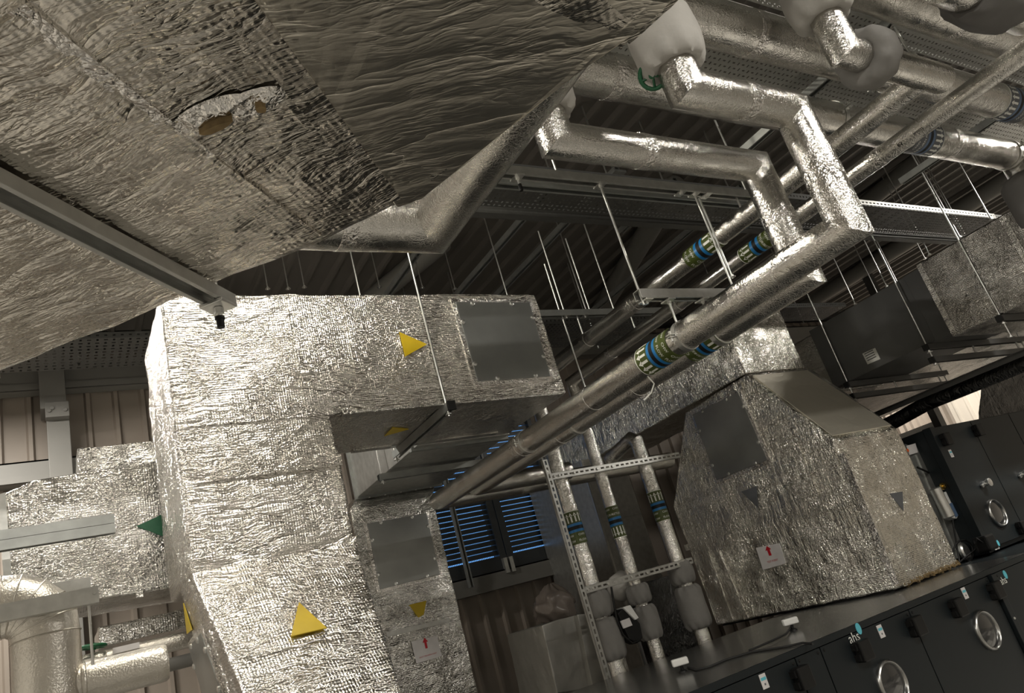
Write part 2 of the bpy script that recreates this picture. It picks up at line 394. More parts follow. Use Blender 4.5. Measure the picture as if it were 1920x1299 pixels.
def rod_mb(p0, p1, r_=0.005): return MB().tube([p0, p1], r_, 8)
def nut_mb(c, dr=Z, r_=0.010, hgt=0.010):
    dr = Vector(dr).normalized(); c = Vector(c)
    mb = MB().lathe(c - dr * hgt / 2, dr, [(0, r_), (hgt, r_)], 6)
    mb.lathe(c - dr * (hgt / 2 + .002), dr, [(0, r_ * 1.7), (.002, r_ * 1.7)], 14)
    return mb
def hanger(name, label, rods, group=None, r_=0.005):
    """threaded rods that hang together: rods = [(x, y, z0, z1)]"""
    x, y, z0, z1 = rods[0]
    t = thing(name, label, 'hanger rod', (x, y, z0), group)
    for x, y, z0, z1 in rods:
        part('rod', rod_mb(V(x, y, z0), V(x, y, z1), r_), M['zinc'], t, smooth=50)
        part('nut', nut_mb(V(x, y, z0 + .012)), M['zinc'], t)
    return t
def clamp(parent, c, dr, rad, rod_to=None):
    """two-bolt pipe ring with ears"""
    c, dr = Vector(c), Vector(dr).normalized()
    k = part('pipe_clamp', MB().lathe(c - dr * .012, dr, [(0, rad), (0, rad + .004), (.024, rad + .004), (.024, rad)], 36, capped=False), M['zinc'], parent, smooth=50)
    s = dr.cross(Z).normalized()
    for e in (-1, 1):
        q = c + s * e * (rad + .018); mb = MB()
        for dz in (-.005, .005): mb.obox(q + Z * dz, s * .016, dr * .012, Z * .0018)
        mb.tube([q - Z * .022, q + Z * .022], .005, 8)
        part('clamp_bolt', mb, M['zinc'], k)
    return k
def sleeve(parent, p0, p1, r_in, r_out, seed=0, mat='fabric', name='insulation_jacket', label=None):
    """padded drawstring jacket around a valve"""
    p0, p1 = Vector(p0), Vector(p1); L = (p1 - p0).length
    dr_ = r_out - r_in; e1 = min(.028, L * .16); e2 = min(.055, L * .3)
    prof = [(0.014, r_in - .016), (0.0, r_in - .004, .3), (-.004, r_in + dr_ * .35, .6), (e1 * .35, r_in + dr_ * .68, .6), (e1, r_in + dr_ * .9, .4), (e2, r_out, .15), (L * .42, r_out * 1.02, .03),
            (L * .58, r_out * 1.02, .03), (L - e2, r_out, .15), (L - e1, r_in + dr_ * .9, .4), (L - e1 * .35, r_in + dr_ * .68, .6), (L + .004, r_in + dr_ * .35, .6), (L, r_in - .004, .3), (L - .014, r_in - .016)]
    mb = MB().lathe(p0, p1 - p0, prof, 54, fold=.010, seed=seed, capped=False)
    return part(name, mb, M[mat], parent, label=label, smooth=60)
def handwheel(parent, c, nrm, rad, name='handwheel'):
    c, nrm = Vector(c), Vector(nrm).normalized(); u = nrm.orthogonal().normalized(); w = nrm.cross(u)
    mb = MB()
    ring = [c + rad * (math.cos(a) * u + math.sin(a) * w) for a in [2 * math.pi * i / 20 for i in range(21)]]
    mb.tube(ring, rad * .17, 8)
    for k in range(5):
        a = 2 * math.pi * k / 5; mb.tube([c, c + rad * (math.cos(a) * u + math.sin(a) * w)], rad * .11, 6)
    mb.lathe(c - nrm * rad * .3, nrm, [(0, rad * .25), (rad * .6, rad * .25)], 12)
    return part(name, mb, M['green'], parent, label='green handwheel', smooth=50)
def tri_sticker(parent, pts, ext, mat, label, lift=.002):
    n_ = Vector(ext).normalized()
    return part('arrow_sticker', MB().prism([Vector(p) + n_ * lift for p in pts], n_ * .004), M[mat], parent, label=label)
def access_panel(parent, q, nrm, label=None, mat='panel'):
    """steel hatch with cam clips round the rim; q = four corners in order"""
    q = [Vector(p) for p in q]; nrm = Vector(nrm).normalized()
    p_ = part('access_panel', MB().prism([p - nrm * .004 for p in q], nrm * .012), M[mat], parent, label=label, bevel=.002)
    c = sum(q, Vector()) / 4
    for i in range(4):
        a, b = q[i], q[(i + 1) % 4]
        for t in (.2, .75):
            s = a.lerp(b, t); s = s + (c - s).normalized() * .012
            part('clip', MB().lathe(s + nrm * .006, nrm, [(0, .013), (.007, .012), (.010, .006)], 12), M['zinc'], p_, smooth=50)
    # rim of foil round the opening
    mb = MB()
    for i in range(4):
        a, b = q[i], q[(i + 1) % 4]; oa = a + (a - c).normalized() * .035; ob = b + (b - c).normalized() * .035
        mb.hexa([a - nrm * .004, b - nrm * .004, ob - nrm * .004, oa - nrm * .004], [a + nrm * .006, b + nrm * .006, ob + nrm * .004, oa + nrm * .004])
    part('panel_rim', mb, M['foil_tape'], parent, subdiv=.03, amp=.002, freq=30, bevel=.002)
    return p_
def tape(parent, segs, nrm, width=.035, thick=.0016, mat='foil_tape', name='foil_tape'):
    """strips of foil tape laid on a face; segs = list of (a, b)"""
    nrm = Vector(nrm).normalized()
    for a, b in segs:
        a, b = Vector(a), Vector(b); s = (b - a).normalized().cross(nrm) * width / 2
        mb = MB().obox((a + b) / 2 + nrm * thick / 2, (b - a) / 2, s, nrm * (thick + .0025))
        part(name, mb, M[mat], parent, subdiv=.04, amp=.0016, freq=26)

# ------------------------------------------------------------------ the building
ZF, ZR, YW, XR, XL, YB = -1.8, 3.1, 6.5, 12.6, -4.0, -5.0
struct('floor', MB().box(XL, XR, YB, YW, ZF - .1, ZF), M['floor'])
def ribbed(mb, a0, a1, b0, b1, place, pitch=.2, depth=.032):
    n = int((a1 - a0) / pitch); prof = []
    for i in range(n + 1):
        s = a0 + i * pitch
        prof += [(s, 0), (s + .118, 0), (s + .134, depth), (s + .152, depth), (s + .168, 0)] if False else [(s, 0), (s + .130, 0), (s + .145, depth), (s + .172, depth), (s + .187, 0)]
    prof = [(min(a, a1), d) for a, d in prof if a < a1 + .15]
    vs = []; fs = []
    for a, d in prof: vs += [place(a, b0, d), place(a, b1, d)]
    for i in range(len(prof) - 1): fs.append((2 * i, 2 * i + 2, 2 * i + 3, 2 * i + 1))
    return mb.add(vs, fs)
LX0, LX1, LZ0, LZ1 = 2.45, 4.44, .50, 2.05
wb = MB()
wp = lambda a, b, d_: (a, YW - .002 - d_, b)
ribbed(wb, XL, LX0, ZF, ZR, wp); ribbed(wb, LX1, XR, ZF, ZR, wp)
ribbed(wb, LX0, LX1, ZF, LZ0, wp); ribbed(wb, LX0, LX1, LZ1, ZR, wp)
wb.box(XL, LX0, YW, YW + .06, ZF, ZR); wb.box(LX1, XR, YW, YW + .06, ZF, ZR); wb.box(LX0, LX1, YW, YW + .06, ZF, LZ0); wb.box(LX0, LX1, YW, YW + .06, LZ1, ZR)
struct('wall_back', wb, M['clad'])
wr = MB(); ribbed(wr, YB, YW, ZF, ZR, lambda a, b, d_: (XR - .002 - d_, a, b)); wr.box(XR, XR + .06, YB, YW, ZF, ZR)
struct('wall_right', wr, M['clad_light'])
struct('wall_left', MB().box(XL - .06, XL, YB, YW, ZF, ZR), M['wall_grey'])
struct('wall_front', MB().box(XL, XR, YB - .06, YB, ZF, ZR), M['wall_grey'])
rf = MB(); ribbed(rf, XL, XR, YB, YW, lambda a, b, d_: (a, b, ZR - d_ - .002), depth=.04); rf.box(XL, XR, YB, YW, ZR, ZR + .06)
struct('ceiling', rf, M['roof'])

# steel frame on the far wall
def girt(name, z0, z1, x0=XL, x1=XR, y=6.33, mat='steel_paint'):
    h = z1 - z0; mb = MB()
    mb.box(x0, x1, y, y + .012, z0, z1); mb.box(x0, x1, y, YW - .035, z0, z0 + .012); mb.box(x0, x1, y, YW - .035, z1 - .012, z1)
    mb.box(x0, x1, y - .012, y, z0, z0 + .05)
    return struct(name, mb, M[mat])
girt('trim_1', 2.62, 2.86)
struct('trim_eaves_shade', MB().box(XL, XR, 6.30, 6.46, 2.98, 3.09), M['dark'])  # near-black strip, the gutter's shadow put in as a solid
girt('trim_3', ay(45, 905, 6.33).z, ay(45, 865, 6.33).z, x1=1.4)
girt('trim_4', .34, .50, 2.0, 4.6, 6.36)
cm = MB(); cm.box(.065, .215, 6.26, 6.40, ZF, 2.43); struct('trim_5', cm, M['steel_paint'], bevel=.004)
cm = MB(); cm.box(.03, .20, 6.20, 6.46, 2.41, 3.08); cm.box(.06, .215, 6.18, 6.26, 2.33, 2.45)
for x in (.085, .105, .19):
    cm.lathe((x, 6.18, 2.38 + .02 * (x == .105)), -Y, [(0, .016), (.012, .016)], 6)
struct('trim_6', cm, M['steel_paint'], bevel=.003)

# louvred air intake in the far wall
t = thing('wall_louvre', 'dark slatted louvre in the far wall with blue dusk light between its blades', 'louvre', (3.4, 6.46, .5))
fr = MB()
for x0, x1 in ((LX0, LX0 + .08), (3.655, 3.725), (3.735, 3.81), (LX1 - .05, LX1)): fr.box(x0, x1, 6.38, 6.50, LZ0, LZ1)
fr.box(LX0, LX1, 6.385, 6.50, LZ0, LZ0 + .13); fr.box(LX0, LX1, 6.385, 6.50, LZ1 - .06, LZ1)
part('louvre_frame', fr, M['louvre'], t, bevel=.002)
sl = MB(); z = LZ0 + .145
while z < LZ1 - .06:
    for x0, x1 in ((LX0 + .08, 3.655), (3.81, LX1 - .05)):
        sl.hexa([(x0, 6.41, z), (x1, 6.41, z), (x1, 6.45, z + .010), (x0, 6.45, z + .010)], [(x0, 6.41, z + .0415), (x1, 6.41, z + .0415), (x1, 6.45, z + .0505), (x0, 6.45, z + .0505)])
    z += .05
part('slats', sl, M['louvre'], t)
sc_ = MB(); x = LX0 + .09
while x < LX1 - .05:
    if not 3.65 < x < 3.81: sc_.box(x, x + .004, 6.462, 6.465, LZ0 + .1, LZ1 - .05)
    x += .018
part('insect_screen', sc_, M['louvre'], t)
for x in (3.66, 3.725): part('latch_plate', MB().box(x, x + .04, 6.34, 6.385, .46, .60), M['galv'], t)

# roof bracing tubes
def brace(a, b, r_, label):
    solo('bracing_tube', MB().tube([a, b], r_, 20), M['steel_paint'], label, 'bracing', smooth=50)
brace((7.05, 2.4, 2.96), (7.55, 4.35, 3.02), .085, 'short painted bracing tube under the roof, above the strut with the white slotted rail')
brace((9.3, 6.2, 3.02), (8.8, 2.2, 2.9), .10, 'long painted roof bracing tube rising towards the upper right behind the silencer')
brace((4.6, 3.6, 2.98), (5.6, 6.35, 2.95), .10, 'painted bracing tube under the roof behind the suspended cable tray')
brace((2.85, 4.6, 2.98), (2.35, 6.35, 2.97), .09, 'painted bracing tube under the roof directly above the riser duct')

# ------------------------------------------------------------------ big foil duct overhead (passes over the camera)
ZO = .70
k = ZO / .8
a45 = V(math.cos(math.radians(-45)), math.sin(math.radians(-45)), 0)      # along the straight run
n45 = V(a45.y, -a45.x, 0) * 1.0                                            # towards the near side
edge = [az(0, 700, ZO) - a45 * 1.2, az(0, 700, ZO)] + [az(*p, ZO) for p in ((600, 459), (690, 414), (785, 371), (870, 306), (950, 239), (1067, 143), (1187, 58), (1250, 0))]
edge.append(edge[-1] + V(.02, -.9, 0))
W_ = .95
offs = []
for i, p in enumerate(edge):
    dirs = []
    if i > 0: dirs.append((edge[i] - edge[i - 1]).normalized())
    if i < len(edge) - 1: dirs.append((edge[i + 1] - edge[i]).normalized())
    dr = sum(dirs, Vector()).normalized(); nn = V(dr.y, -dr.x, 0)
    offs.append(p + nn * W_ / max(.6, dirs[0].dot(dr)))
ov = MB()
nE = len(edge)
vs = [p for p in edge] + [p for p in offs] + [p + Z * .6 for p in edge] + [p + Z * .6 for p in offs]
fs = []
for i in range(nE - 1):
    fs += [(i, i + 1, nE + i + 1, nE + i), (2 * nE + i, 2 * nE + i + 1, 3 * nE + i + 1, 3 * nE + i), (i, i + 1, 2 * nE + i + 1, 2 * nE + i), (nE + i, nE + i + 1, 3 * nE + i + 1, 3 * nE + i)]
fs += [(0, nE, 3 * nE, 2 * nE), (nE - 1, 2 * nE - 1, 4 * nE - 1, 3 * nE - 1)]
ov.add(vs, fs)
cO = sum(edge, Vector()) / nE
OV = thing('overhead_duct', 'very large crumpled foil duct overhead, filling the upper left with a torn patch', 'duct', (cO.x, cO.y, ZO))
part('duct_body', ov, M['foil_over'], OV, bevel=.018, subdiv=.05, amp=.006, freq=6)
# smoother unribbed sheet of the bend, the tape joints and a pale reflected streak
def under(pts, mat, name, th=.003, label=None):
    ps = [V(p.x, p.y, ZO) for p in pts]
    return part(name, MB().prism([p - Z * th for p in ps], Z * .008), M[mat], OV, label=label, subdiv=.05, amp=.0025, freq=9, bevel=.001)
bend = [az(*p, ZO) for p in ((745, 385), (790, 369), (870, 308), (950, 241), (1067, 145), (1187, 60), (1240, 16))]
bend += [bend[-1] + V(.02, -.5, 0), az(440, 0, ZO) + V(-.06, -.28, 0), az(440, 0, ZO)]
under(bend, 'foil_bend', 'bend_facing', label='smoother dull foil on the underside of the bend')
tape(OV, [(az(0, 40, ZO), az(580, 448, ZO))], -Z, .05, mat='foil_over')
tape(OV, [(az(390, 292, ZO), az(30, 10, ZO))], -Z, .022, mat='foil_tape')  # strip added to draw a pale reflected band, no joint here
tape(OV, [(az(432, -10, ZO), az(730, 376, ZO))], -Z, .04, mat='foil_over')
for i, (px, py, rr) in enumerate(((400, 212, .040), (468, 192, .034))):
    c = az(px, py, ZO) - Z * .004; mb = MB(); vs = [c - Z * .006]; fs = []; n = 26; nr = 7
    for k in range(1, nr + 1):
        for j in range(n):
            a = 2 * math.pi * j / n; q = rr * k / nr
            p = c + a45 * (math.cos(a) * q * 1.5) + n45 * (math.sin(a) * q * .7)
            vs.append(p - Z * (0 if k == nr else .006 * (1 - k / nr) + .010 * max(0, noise.noise(p * 70)) + .004 * noise.noise(p * 160)))
    for j in range(n): fs.append((0, 1 + j, 1 + (j + 1) % n))
    for k in range(nr - 1):
        for j in range(n): fs.append((1 + k * n + j, 1 + (k + 1) * n + j, 1 + (k + 1) * n + (j + 1) % n, 1 + k * n + (j + 1) % n))
    mb.add(vs, fs)
    part('torn_foil', mb, M['foil_tape'], OV, label='ragged raised foil round the tear', smooth=60)
for i, (px, py, e1, e2) in enumerate(((403, 219, .024, .006), (485, 184, .007, .007))):
    c = az(px, py, ZO) - Z * .019
    ring = []
    for j in range(9):
        a = 2 * math.pi * j / 9; q = 1 + .5 * noise.noise(V(j * 1.3, i * 5, 0))
        ring.append(c + a45 * (math.cos(a) * e1 * q) + n45 * (math.sin(a) * e2 * q))
    part('torn_hole', MB().prism(ring, Z * .012), M['wool'], OV, label='brown insulation showing through torn foil')

# strut under it
s0, s1 = az(-60, 305, ZO - .004), az(424, 559, ZO - .004)
sd = (s1 - s0).normalized(); s0 = s1 - sd * 1.35
STR = thing('support_strut', 'slotted steel channel crossing under the big overhead foil duct, bolted at its end', 'strut', (s1.x, s1.y, ZO - .05))
part('channel', MB().channel(s0, s1, -Z, .0205, .024, .0085), M['galv'], STR, bevel=.0008)
be = s1 - sd * .030 - Z * .026
part('square_washer', MB().obox(be - Z * .002, sd * .022, sd.cross(Z) * .024, Z * .003), M['zinc'], STR, bevel=.001)
part('nut', MB().lathe(be - Z * .018, Z, [(0, .009), (.012, .009)], 6), M['zinc'], STR)
part('rod', MB().tube([be - Z * .032, be + Z * .6], .005, 10), M['zinc'], STR, smooth=50)
part('rod_cap', MB().lathe(be - Z * .046, Z, [(0, .0055), (.002, .007), (.016, .007), (.017, .009), (.022, .009), (.023, .006)], 14), M['black'], STR, smooth=40, label='black plastic cap on the rod end')

# ------------------------------------------------------------------ main foil riser duct with the yellow arrows
Ym, Yk = 3.2, 3.88
RD = thing('riser_duct', 'bright crumpled foil riser duct with yellow arrows, turning off horizontally at its top', 'duct', (.8, 3.5, ZF))
L_ = [(.482, Ym, .505), (1.152, Ym, .505), (1.152, Ym, 1.102), (2.516, Ym, 1.102), (2.516, Ym, 1.742), (.482, Ym, 1.742)]
part('duct_body', MB().prism(L_, Y * (Yk - Ym)), M['foil_front'], RD, bevel=.018, bseg=3, subdiv=.045, amp=.008, freq=5)
zb = -.36; dz = .505 - zb
xl, xr, yb_ = .482 + .083 * dz, 1.152 - .265 * dz, Ym - 1.0 * dz
part('flared_base', MB().hexa([(xl, yb_, zb), (xr, yb_, zb), (xr + .1, 3.25, zb), (xl, 3.25, zb)], [(.482, Ym, .515), (1.152, Ym, .515), (1.152, 3.62, .515), (.482, 3.56, .515)]), M['foil_front'], RD, bevel=.014, bseg=3, subdiv=.045, amp=.0035, freq=5, seed=2)
part('duct_foot', MB().box(xl, xr, yb_ + .03, 3.25, ZF, zb + .005), M['foil_front'], RD)
# tape over the joints
fy = Ym
P_ = lambda px, py: ay(px, py, fy)
tape(RD, [(P_(545, 552), P_(585, 770)), (P_(652, 566), P_(676, 700)), (P_(352, 790), P_(625, 768)), (P_(368, 895), P_(640, 862))], -Y, .05, mat='foil_front')
tape(RD, [(P_(362, 1066), P_(668, 1016))], -Y - Z * .3, .05, mat='foil_front')
sn = V(0, -.707, .707)
Q_ = lambda px, py: (lambda q: q * ((Ym - .505) / (q.y - q.z)))(ray(px, py)) * 1.0
# points on the sloping face satisfy y = Ym - (0.505 - z)
tape(RD, [(Q_(445, 1225), Q_(690, 1180))], sn, .06, mat='foil_front')
hb = V(2.0, 3.2, 1.102)
tape(RD, [(az(640, 778, 1.102), az(1050, 740, 1.102)), (az(660, 846, 1.102), az(930, 812, 1.102))], -Z, .05, mat='foil_back')
access_panel(RD, [P_(853, 567), P_(992, 568), P_(1031, 706), P_(895, 716)], -Y, 'dull steel access hatch with eight clips')
tri_sticker(RD, [P_(748, 623), P_(800, 646), P_(759, 669)], -Y * .004, 'yellow', 'yellow arrow pointing along the horizontal branch')
tri_sticker(RD, [Q_(560, 1136), Q_(612, 1184), Q_(545, 1200)], sn * .005, 'yellow', 'yellow arrow pointing up on the sloping face', .014)
tri_sticker(RD, [az(735, 800, 1.1), az(766, 803, 1.1), az(720, 816, 1.1)], -Z * .005, 'yellow', 'yellow arrow on the shaded underside')
def S_(px, py):
    # side face of the flared base: x = .482 + .083 * (.505 - z)
    q = ray(px, py); kk = (.482 + .083 * .505) / (q.x + .083 * q.z); return q * kk
tri_sticker(RD, [S_(346, 1130), S_(362, 1180), S_(353, 1188)], -X * .005, 'yellow', 'narrow yellow arrow on the side of the flare')
pq = [S_(357, 1212), S_(380, 1186), S_(430, 1330), S_(400, 1360)]
access_panel(RD, pq, -X, 'steel hatch on the side of the flare')
# trapeze strut under the horizontal branch
TB = thing('trapeze_hanger', 'steel trapeze channel and rods holding the horizontal branch with the yellow arrow', 'hanger', (1.75, 3.5, 1.05))
cx = 1.752
part('channel', MB().channel((cx, Ym - .045, 1.098), (cx, Yk + .06, 1.098), -Z), M['galv_dull'], TB)
part('end_cap', MB().box(cx - .0225, cx + .0225, Ym - .058, Ym - .043, 1.052, 1.101), M['black'], TB, bevel=.003, label='black plastic end cap')
for y in (Ym - .022, Yk + .035):
    part('rod', rod_mb(V(cx - .012, y, 1.03), V(cx - .012, y, 2.95 if y > 3.5 else 2.55), .006), M['zinc'], TB, smooth=50)
    part('nut', nut_mb(V(cx - .012, y, 1.046)), M['zinc'], TB)
# bare galvanised duct going on to the far wall side, and the drop with the hatch
GD = thing('galvanised_duct', 'bare galvanised duct behind the riser branch, one side lit and its underside dark', 'duct', (2.2, 4.5, 1.1))
part('duct_body', MB().box(1.872, 2.52, Yk + .01, 5.03, 1.1, 1.72), M['galv'], GD, bevel=.004)
for y in (3.95, 5.0): part('flange', MB().box(1.855, 2.535, y - .012, y + .012, 1.085, 1.735), M['galv_dull'], GD)
for i in range(5): part('screw', MB().lathe((1.95 + i * .12, 4.98, 1.085), -Z, [(0, .007), (.006, .007)], 8), M['zinc'], GD)
TG = thing('trapeze_hanger', 'thin trapeze channel with one rod under the bare galvanised duct', 'hanger', (2.2, 4.38, 1.05))
part('channel', MB().channel((1.80, 4.38, 1.085), (2.60, 4.38, 1.085), -Z), M['galv_dull'], TG)
for x in (1.825, 2.575):
    part('rod', rod_mb(V(x, 4.38, 1.02), V(x, 4.38, 1.9), .0045), M['zinc'], TG, smooth=50)
    part('nut', nut_mb(V(x, 4.38, 1.035)), M['zinc'], TG)
DD = thing('drop_duct', 'foil drop duct with a steel hatch, small yellow arrow and white notice', 'duct', (2.15, 5.3, ZF))
Y2 = 5.0
part('duct_body', MB().box(1.80, 2.437, Y2, 5.62, ZF, 1.03), M['foil_back'], DD, bevel=.014, bseg=3, subdiv=.05, amp=.006, freq=8)
part('top_collar', MB().hexa([(1.80, Y2, 1.02), (2.437, Y2, 1.02), (2.437, 5.62, 1.02), (1.80, 5.62, 1.02)], [(1.872, 5.035, 1.11), (2.50, 5.035, 1.11), (2.50, 5.6, 1.11), (1.872, 5.6, 1.11)]), M['foil_back'], DD, bevel=.008, subdiv=.05, amp=.004)
D_ = lambda px, py: ay(px, py, Y2)
access_panel(DD, [D_(688, 982), D_(799, 962), D_(824, 1077), D_(712, 1105)], -Y, 'dull steel access hatch')
tri_sticker(DD, [D_(767, 1134), D_(799, 1126), D_(794, 1152), D_(784, 1158)], -Y * .004, 'yellow', 'yellow arrow pointing down')
tape(DD, [(D_(715, 1140), D_(838, 1110)), (D_(725, 1178), D_(850, 1146))], -Y, .05, mat='foil_back')
part('steel_strip', MB().prism([D_(724, 1185), D_(842, 1158), D_(844, 1166), D_(726, 1194)], -Y * .006), M['galv'], DD)
nq = [D_(770, 1203) - Y * .008, D_(818, 1192) - Y * .008, D_(827, 1230) - Y * .008, D_(780, 1244) - Y * .008]
nt_ = part('notice', MB().prism(nq, -Y * .003), M['paper'], DD, label='white notice with a red arrow')
c = sum(nq, Vector()) / 4 - Y * .0045
part('red_arrow', MB().prism([c + V(-.008, 0, .005), c + V(.008, 0, .005), c + V(.008, 0, .045), c + V(.02, 0, .045), c + V(0, 0, .075), c + V(-.02, 0, .045), c + V(-.008, 0, .045)], -Y * .001), M['red'], nt_)
mb = MB(); put_text(mb, 'DUCT TRAVERSE POINT', c - Z * .04, X, Z, .0085); part('printed_words', mb, M['red'], nt_)

# ------------------------------------------------------------------ twin pipes and the four offset legs
RP = .0625
def pipe_thing(name, label, cat, pts, rad, mat='foil_pipe', group=None, n=32, seed=0, wob=.0012):
    c = pts[0]
    t = thing(name, label, cat, (c[0], c[1], min(p[2] for p in pts)), group)
    part('pipe_run', MB().tube(pts, rad, n, step=.035, wob=wob, seed=seed), M[mat], t, smooth=38)
    return t
def joints(t, pts, rad, name='foil_tape'):
    for p, dr in pts:
        p, dr = Vector(p), Vector(dr).normalized()
        mb = MB().lathe(p - dr * .025, dr, [(0, rad), (.001, rad + .0018), (.049, rad + .0018), (.05, rad)], 32, fold=.0006, capped=False)
        part(name, mb, M['foil_tape'], t, smooth=40)
x1, y1, z1, zt1 = 2.46, 1.53, .90, 1.40
x2, y2, z2, zt2 = 2.25, 1.185, .885, 1.355
GY, HY, ZH = 1.255, 1.585, 1.80
PA = pipe_thing('chilled_water_pipe', 'foil pipe of the lower twin run, dropping from the bent leg nearer the big duct', 'pipe', [(1.475, y1, ZH - .06), (1.475, y1, zt1), (x1, y1, zt1), (x1, y1, z1), (x1, 4.32, z1), (3.2, 4.32, z1)], RP, seed=1)
joints(PA, [((1.85, y1, zt1), X), ((x1, y1, 1.15), Z), ((x1, 2.6, z1), Y), ((x1, 3.3, z1), Y)], RP)
sleeve(PA, (1.475, y1, zt1 + .10), (1.475, y1, zt1 + .30), RP + .004, .106, 1, label='pale grey drawstring jacket over the valve')
PB = pipe_thing('chilled_water_pipe', 'foil pipe of the upper twin run, its bent leg topped by the green handwheel valve', 'pipe', [(1.735, y2, ZH - .06), (1.735, y2, zt2), (x2, y2, zt2), (x2, y2, z2), (x2, 4.50, z2), (4.35, 4.50, z2)], RP, seed=5)
joints(PB, [((2.0, y2, zt2), X), ((x2, y2, 1.08), Z), ((x2, 2.7, z2), Y), ((x2, 3.4, z2), Y), ((2.9, 4.5, z2), X)], RP)
sleeve(PB, (1.735, y2, zt2 + .085), (1.735, y2, zt2 + .30), RP + .004, .108, 4, label='pale grey drawstring jacket over the valve')
hw = ay(1224, 141, y2 + .05)
handwheel(PB, hw, V(-.75, -.2, -.5), .042)
part('valve_stem', MB().tube([hw, V(1.72, y2, zt2 + .18)], .01, 10), M['green'], PB)
yh = 2.0
label_band(PB, (x2, yh + .055 + .10, z2), -Y, RP, .20, 'CHW FLOW', arrow=-1, flip=1, label='olive, blue and black flow band with white arrows')
label_band(PA, (x1, yh - .02 + .10, z1), Y, RP, .19, 'CHW RETURN', arrow=-1, flip=1, label='olive, blue and black return band with white arrows')
clamp(PB, (x2, yh, z2), Y, RP + .001); clamp(PA, (x1, yh, z1), Y, RP + .001)
clamp(PB, (x2, 3.32, z2), Y, RP + .001); clamp(PA, (x1, 3.12, z1), Y, RP + .001)
mb = MB(); mb.tube([(x2 - .02, 2.262, z2 - .066), (x2 + .01, 2.27, z2 - .10), (x2 + .005, 2.30, z2 - .13), (x2 - .02, 2.33, z2 - .15)], .003, 6)
part('peeled_backing', mb, M['bandwhite'], PB, label='curled strip of peeled white backing')

# trapeze over the twin pipes, hung from the strut line above
TT = thing('pipe_trapeze', 'bright steel channel with short rods carrying the twin foil pipes', 'hanger', (2.3, yh, 1.1))
zt = ay(1197, 547, yh).z
part('channel', MB().channel((2.07, yh, zt + .004), (2.72, yh, zt + .004), -Z), M['galv'], TT, bevel=.0008)
for x, zz in ((2.105, None), (x2 - .02, z2 + RP), (x1 - .03, z1 + RP), (x1 + .06, None), (2.66, None)):
    c = V(x, yh, zt - .043)
    part('square_washer', MB().obox(c, X * .02, Y * .026, Z * .003), M['zinc'], TT, bevel=.001)
    part('nut', MB().lathe(c - Z * .014, Z, [(0, .009), (.010, .009)], 6), M['zinc'], TT)
    if zz: part('short_rod', rod_mb(V(x, yh, zz - .01), V(x, yh, zt - .03), .005), M['zinc'], TT, smooth=50)
for x in (2.087, 2.66):
    part('hanging_rod', rod_mb(V(x, yh, zt - .06), V(x, yh, 1.64), .0055), M['zinc'], TT, smooth=50)

# ------------------------------------------------------------------ upper pair with blue bands that turn down into the risers
RF, RE = .05, .043
xF, zF_, xE, zE, yR = 2.955, 1.505, 3.295, 1.49, 4.1
PF = pipe_thing('chilled_water_pipe', 'foil pipe mitred off a high valve leg, turning down as the leftmost riser', 'pipe', [(xF, 1.02, zF_), (xF, yR, zF_), (xF, yR, 1.1)], RF, seed=8)
part('valve_leg', MB().tube([(2.43, 1.02, 1.95), (2.43, 1.02, zF_), (3.07, 1.02, zF_)], .057, 32, step=.035, wob=.0012, seed=9), M['foil_pipe'], PF, smooth=38)
part('riser_run', MB().tube([(xF, yR, 1.1), (xF, yR, -.9)], RF, 32, step=.03, wob=.002, seed=10), M['foil_riser'], PF, smooth=38)
joints(PF, [((xF, 2.9, zF_), Y), ((xF, 3.4, zF_), Y), ((xF, yR, .6), Z)], RF)
sleeve(PF, (2.43, 1.02, zF_ + .15), (2.43, 1.02, zF_ + .36), .06, .108, 7, mat='fabric', label='pale grey drawstring jacket over the upright valve')
sleeve(PF, (2.52, 1.02, zF_), (2.63, 1.02, zF_), .06, .110, 3, mat='fabric_mid', label='grey padded ring jacket round the level pipe')
PE = pipe_thing('chilled_water_pipe', 'thin foil pipe stamped with small black letters, running alongside the high banded pipe', 'pipe', [(xE, .2, zE), (xE, yR, zE), (xE, yR, 1.1)], RE, seed=12)
part('riser_run', MB().tube([(xE, yR, 1.1), (xE, yR, -.9)], RE, 32, step=.03, wob=.002, seed=13), M['foil_riser'], PE, smooth=38)
joints(PE, [((xE, 1.47, zE), Y), ((xE, 2.9, zE), Y), ((xE, 3.6, zE), Y), ((xE, yR, .3), Z)], RE)
label_band(PF, (xF, 2.29, zF_), Y, RF, .23, 'CHW FLOW', arrow=-1, flip=-1, ncopy=4, narrow=10, label='olive, blue and black flow band')
label_band(PE, (xE, 2.22, zE), -Y, RE, .22, 'CHW RETURN', arrow=-1, flip=1, ncopy=4, narrow=10, label='olive, blue and black return band')
mb = MB()
for i, wd in enumerate(('R5', '06/02/22')):
    vs, fs = text_polys(wd); hh = (.016, .009)[i]
    mb.add([(lambda a, s: V(xE - math.cos(a) * (RE + .0026), 1.26 + s, zE - math.sin(a) * (RE + .0026)))(.55 + y_ * hh / RE, -x_ * hh + (.085, -.005)[i]) for x_, y_ in vs], fs)
part('stamped_letters', mb, M['black'], PE, label='small black stamped letters')
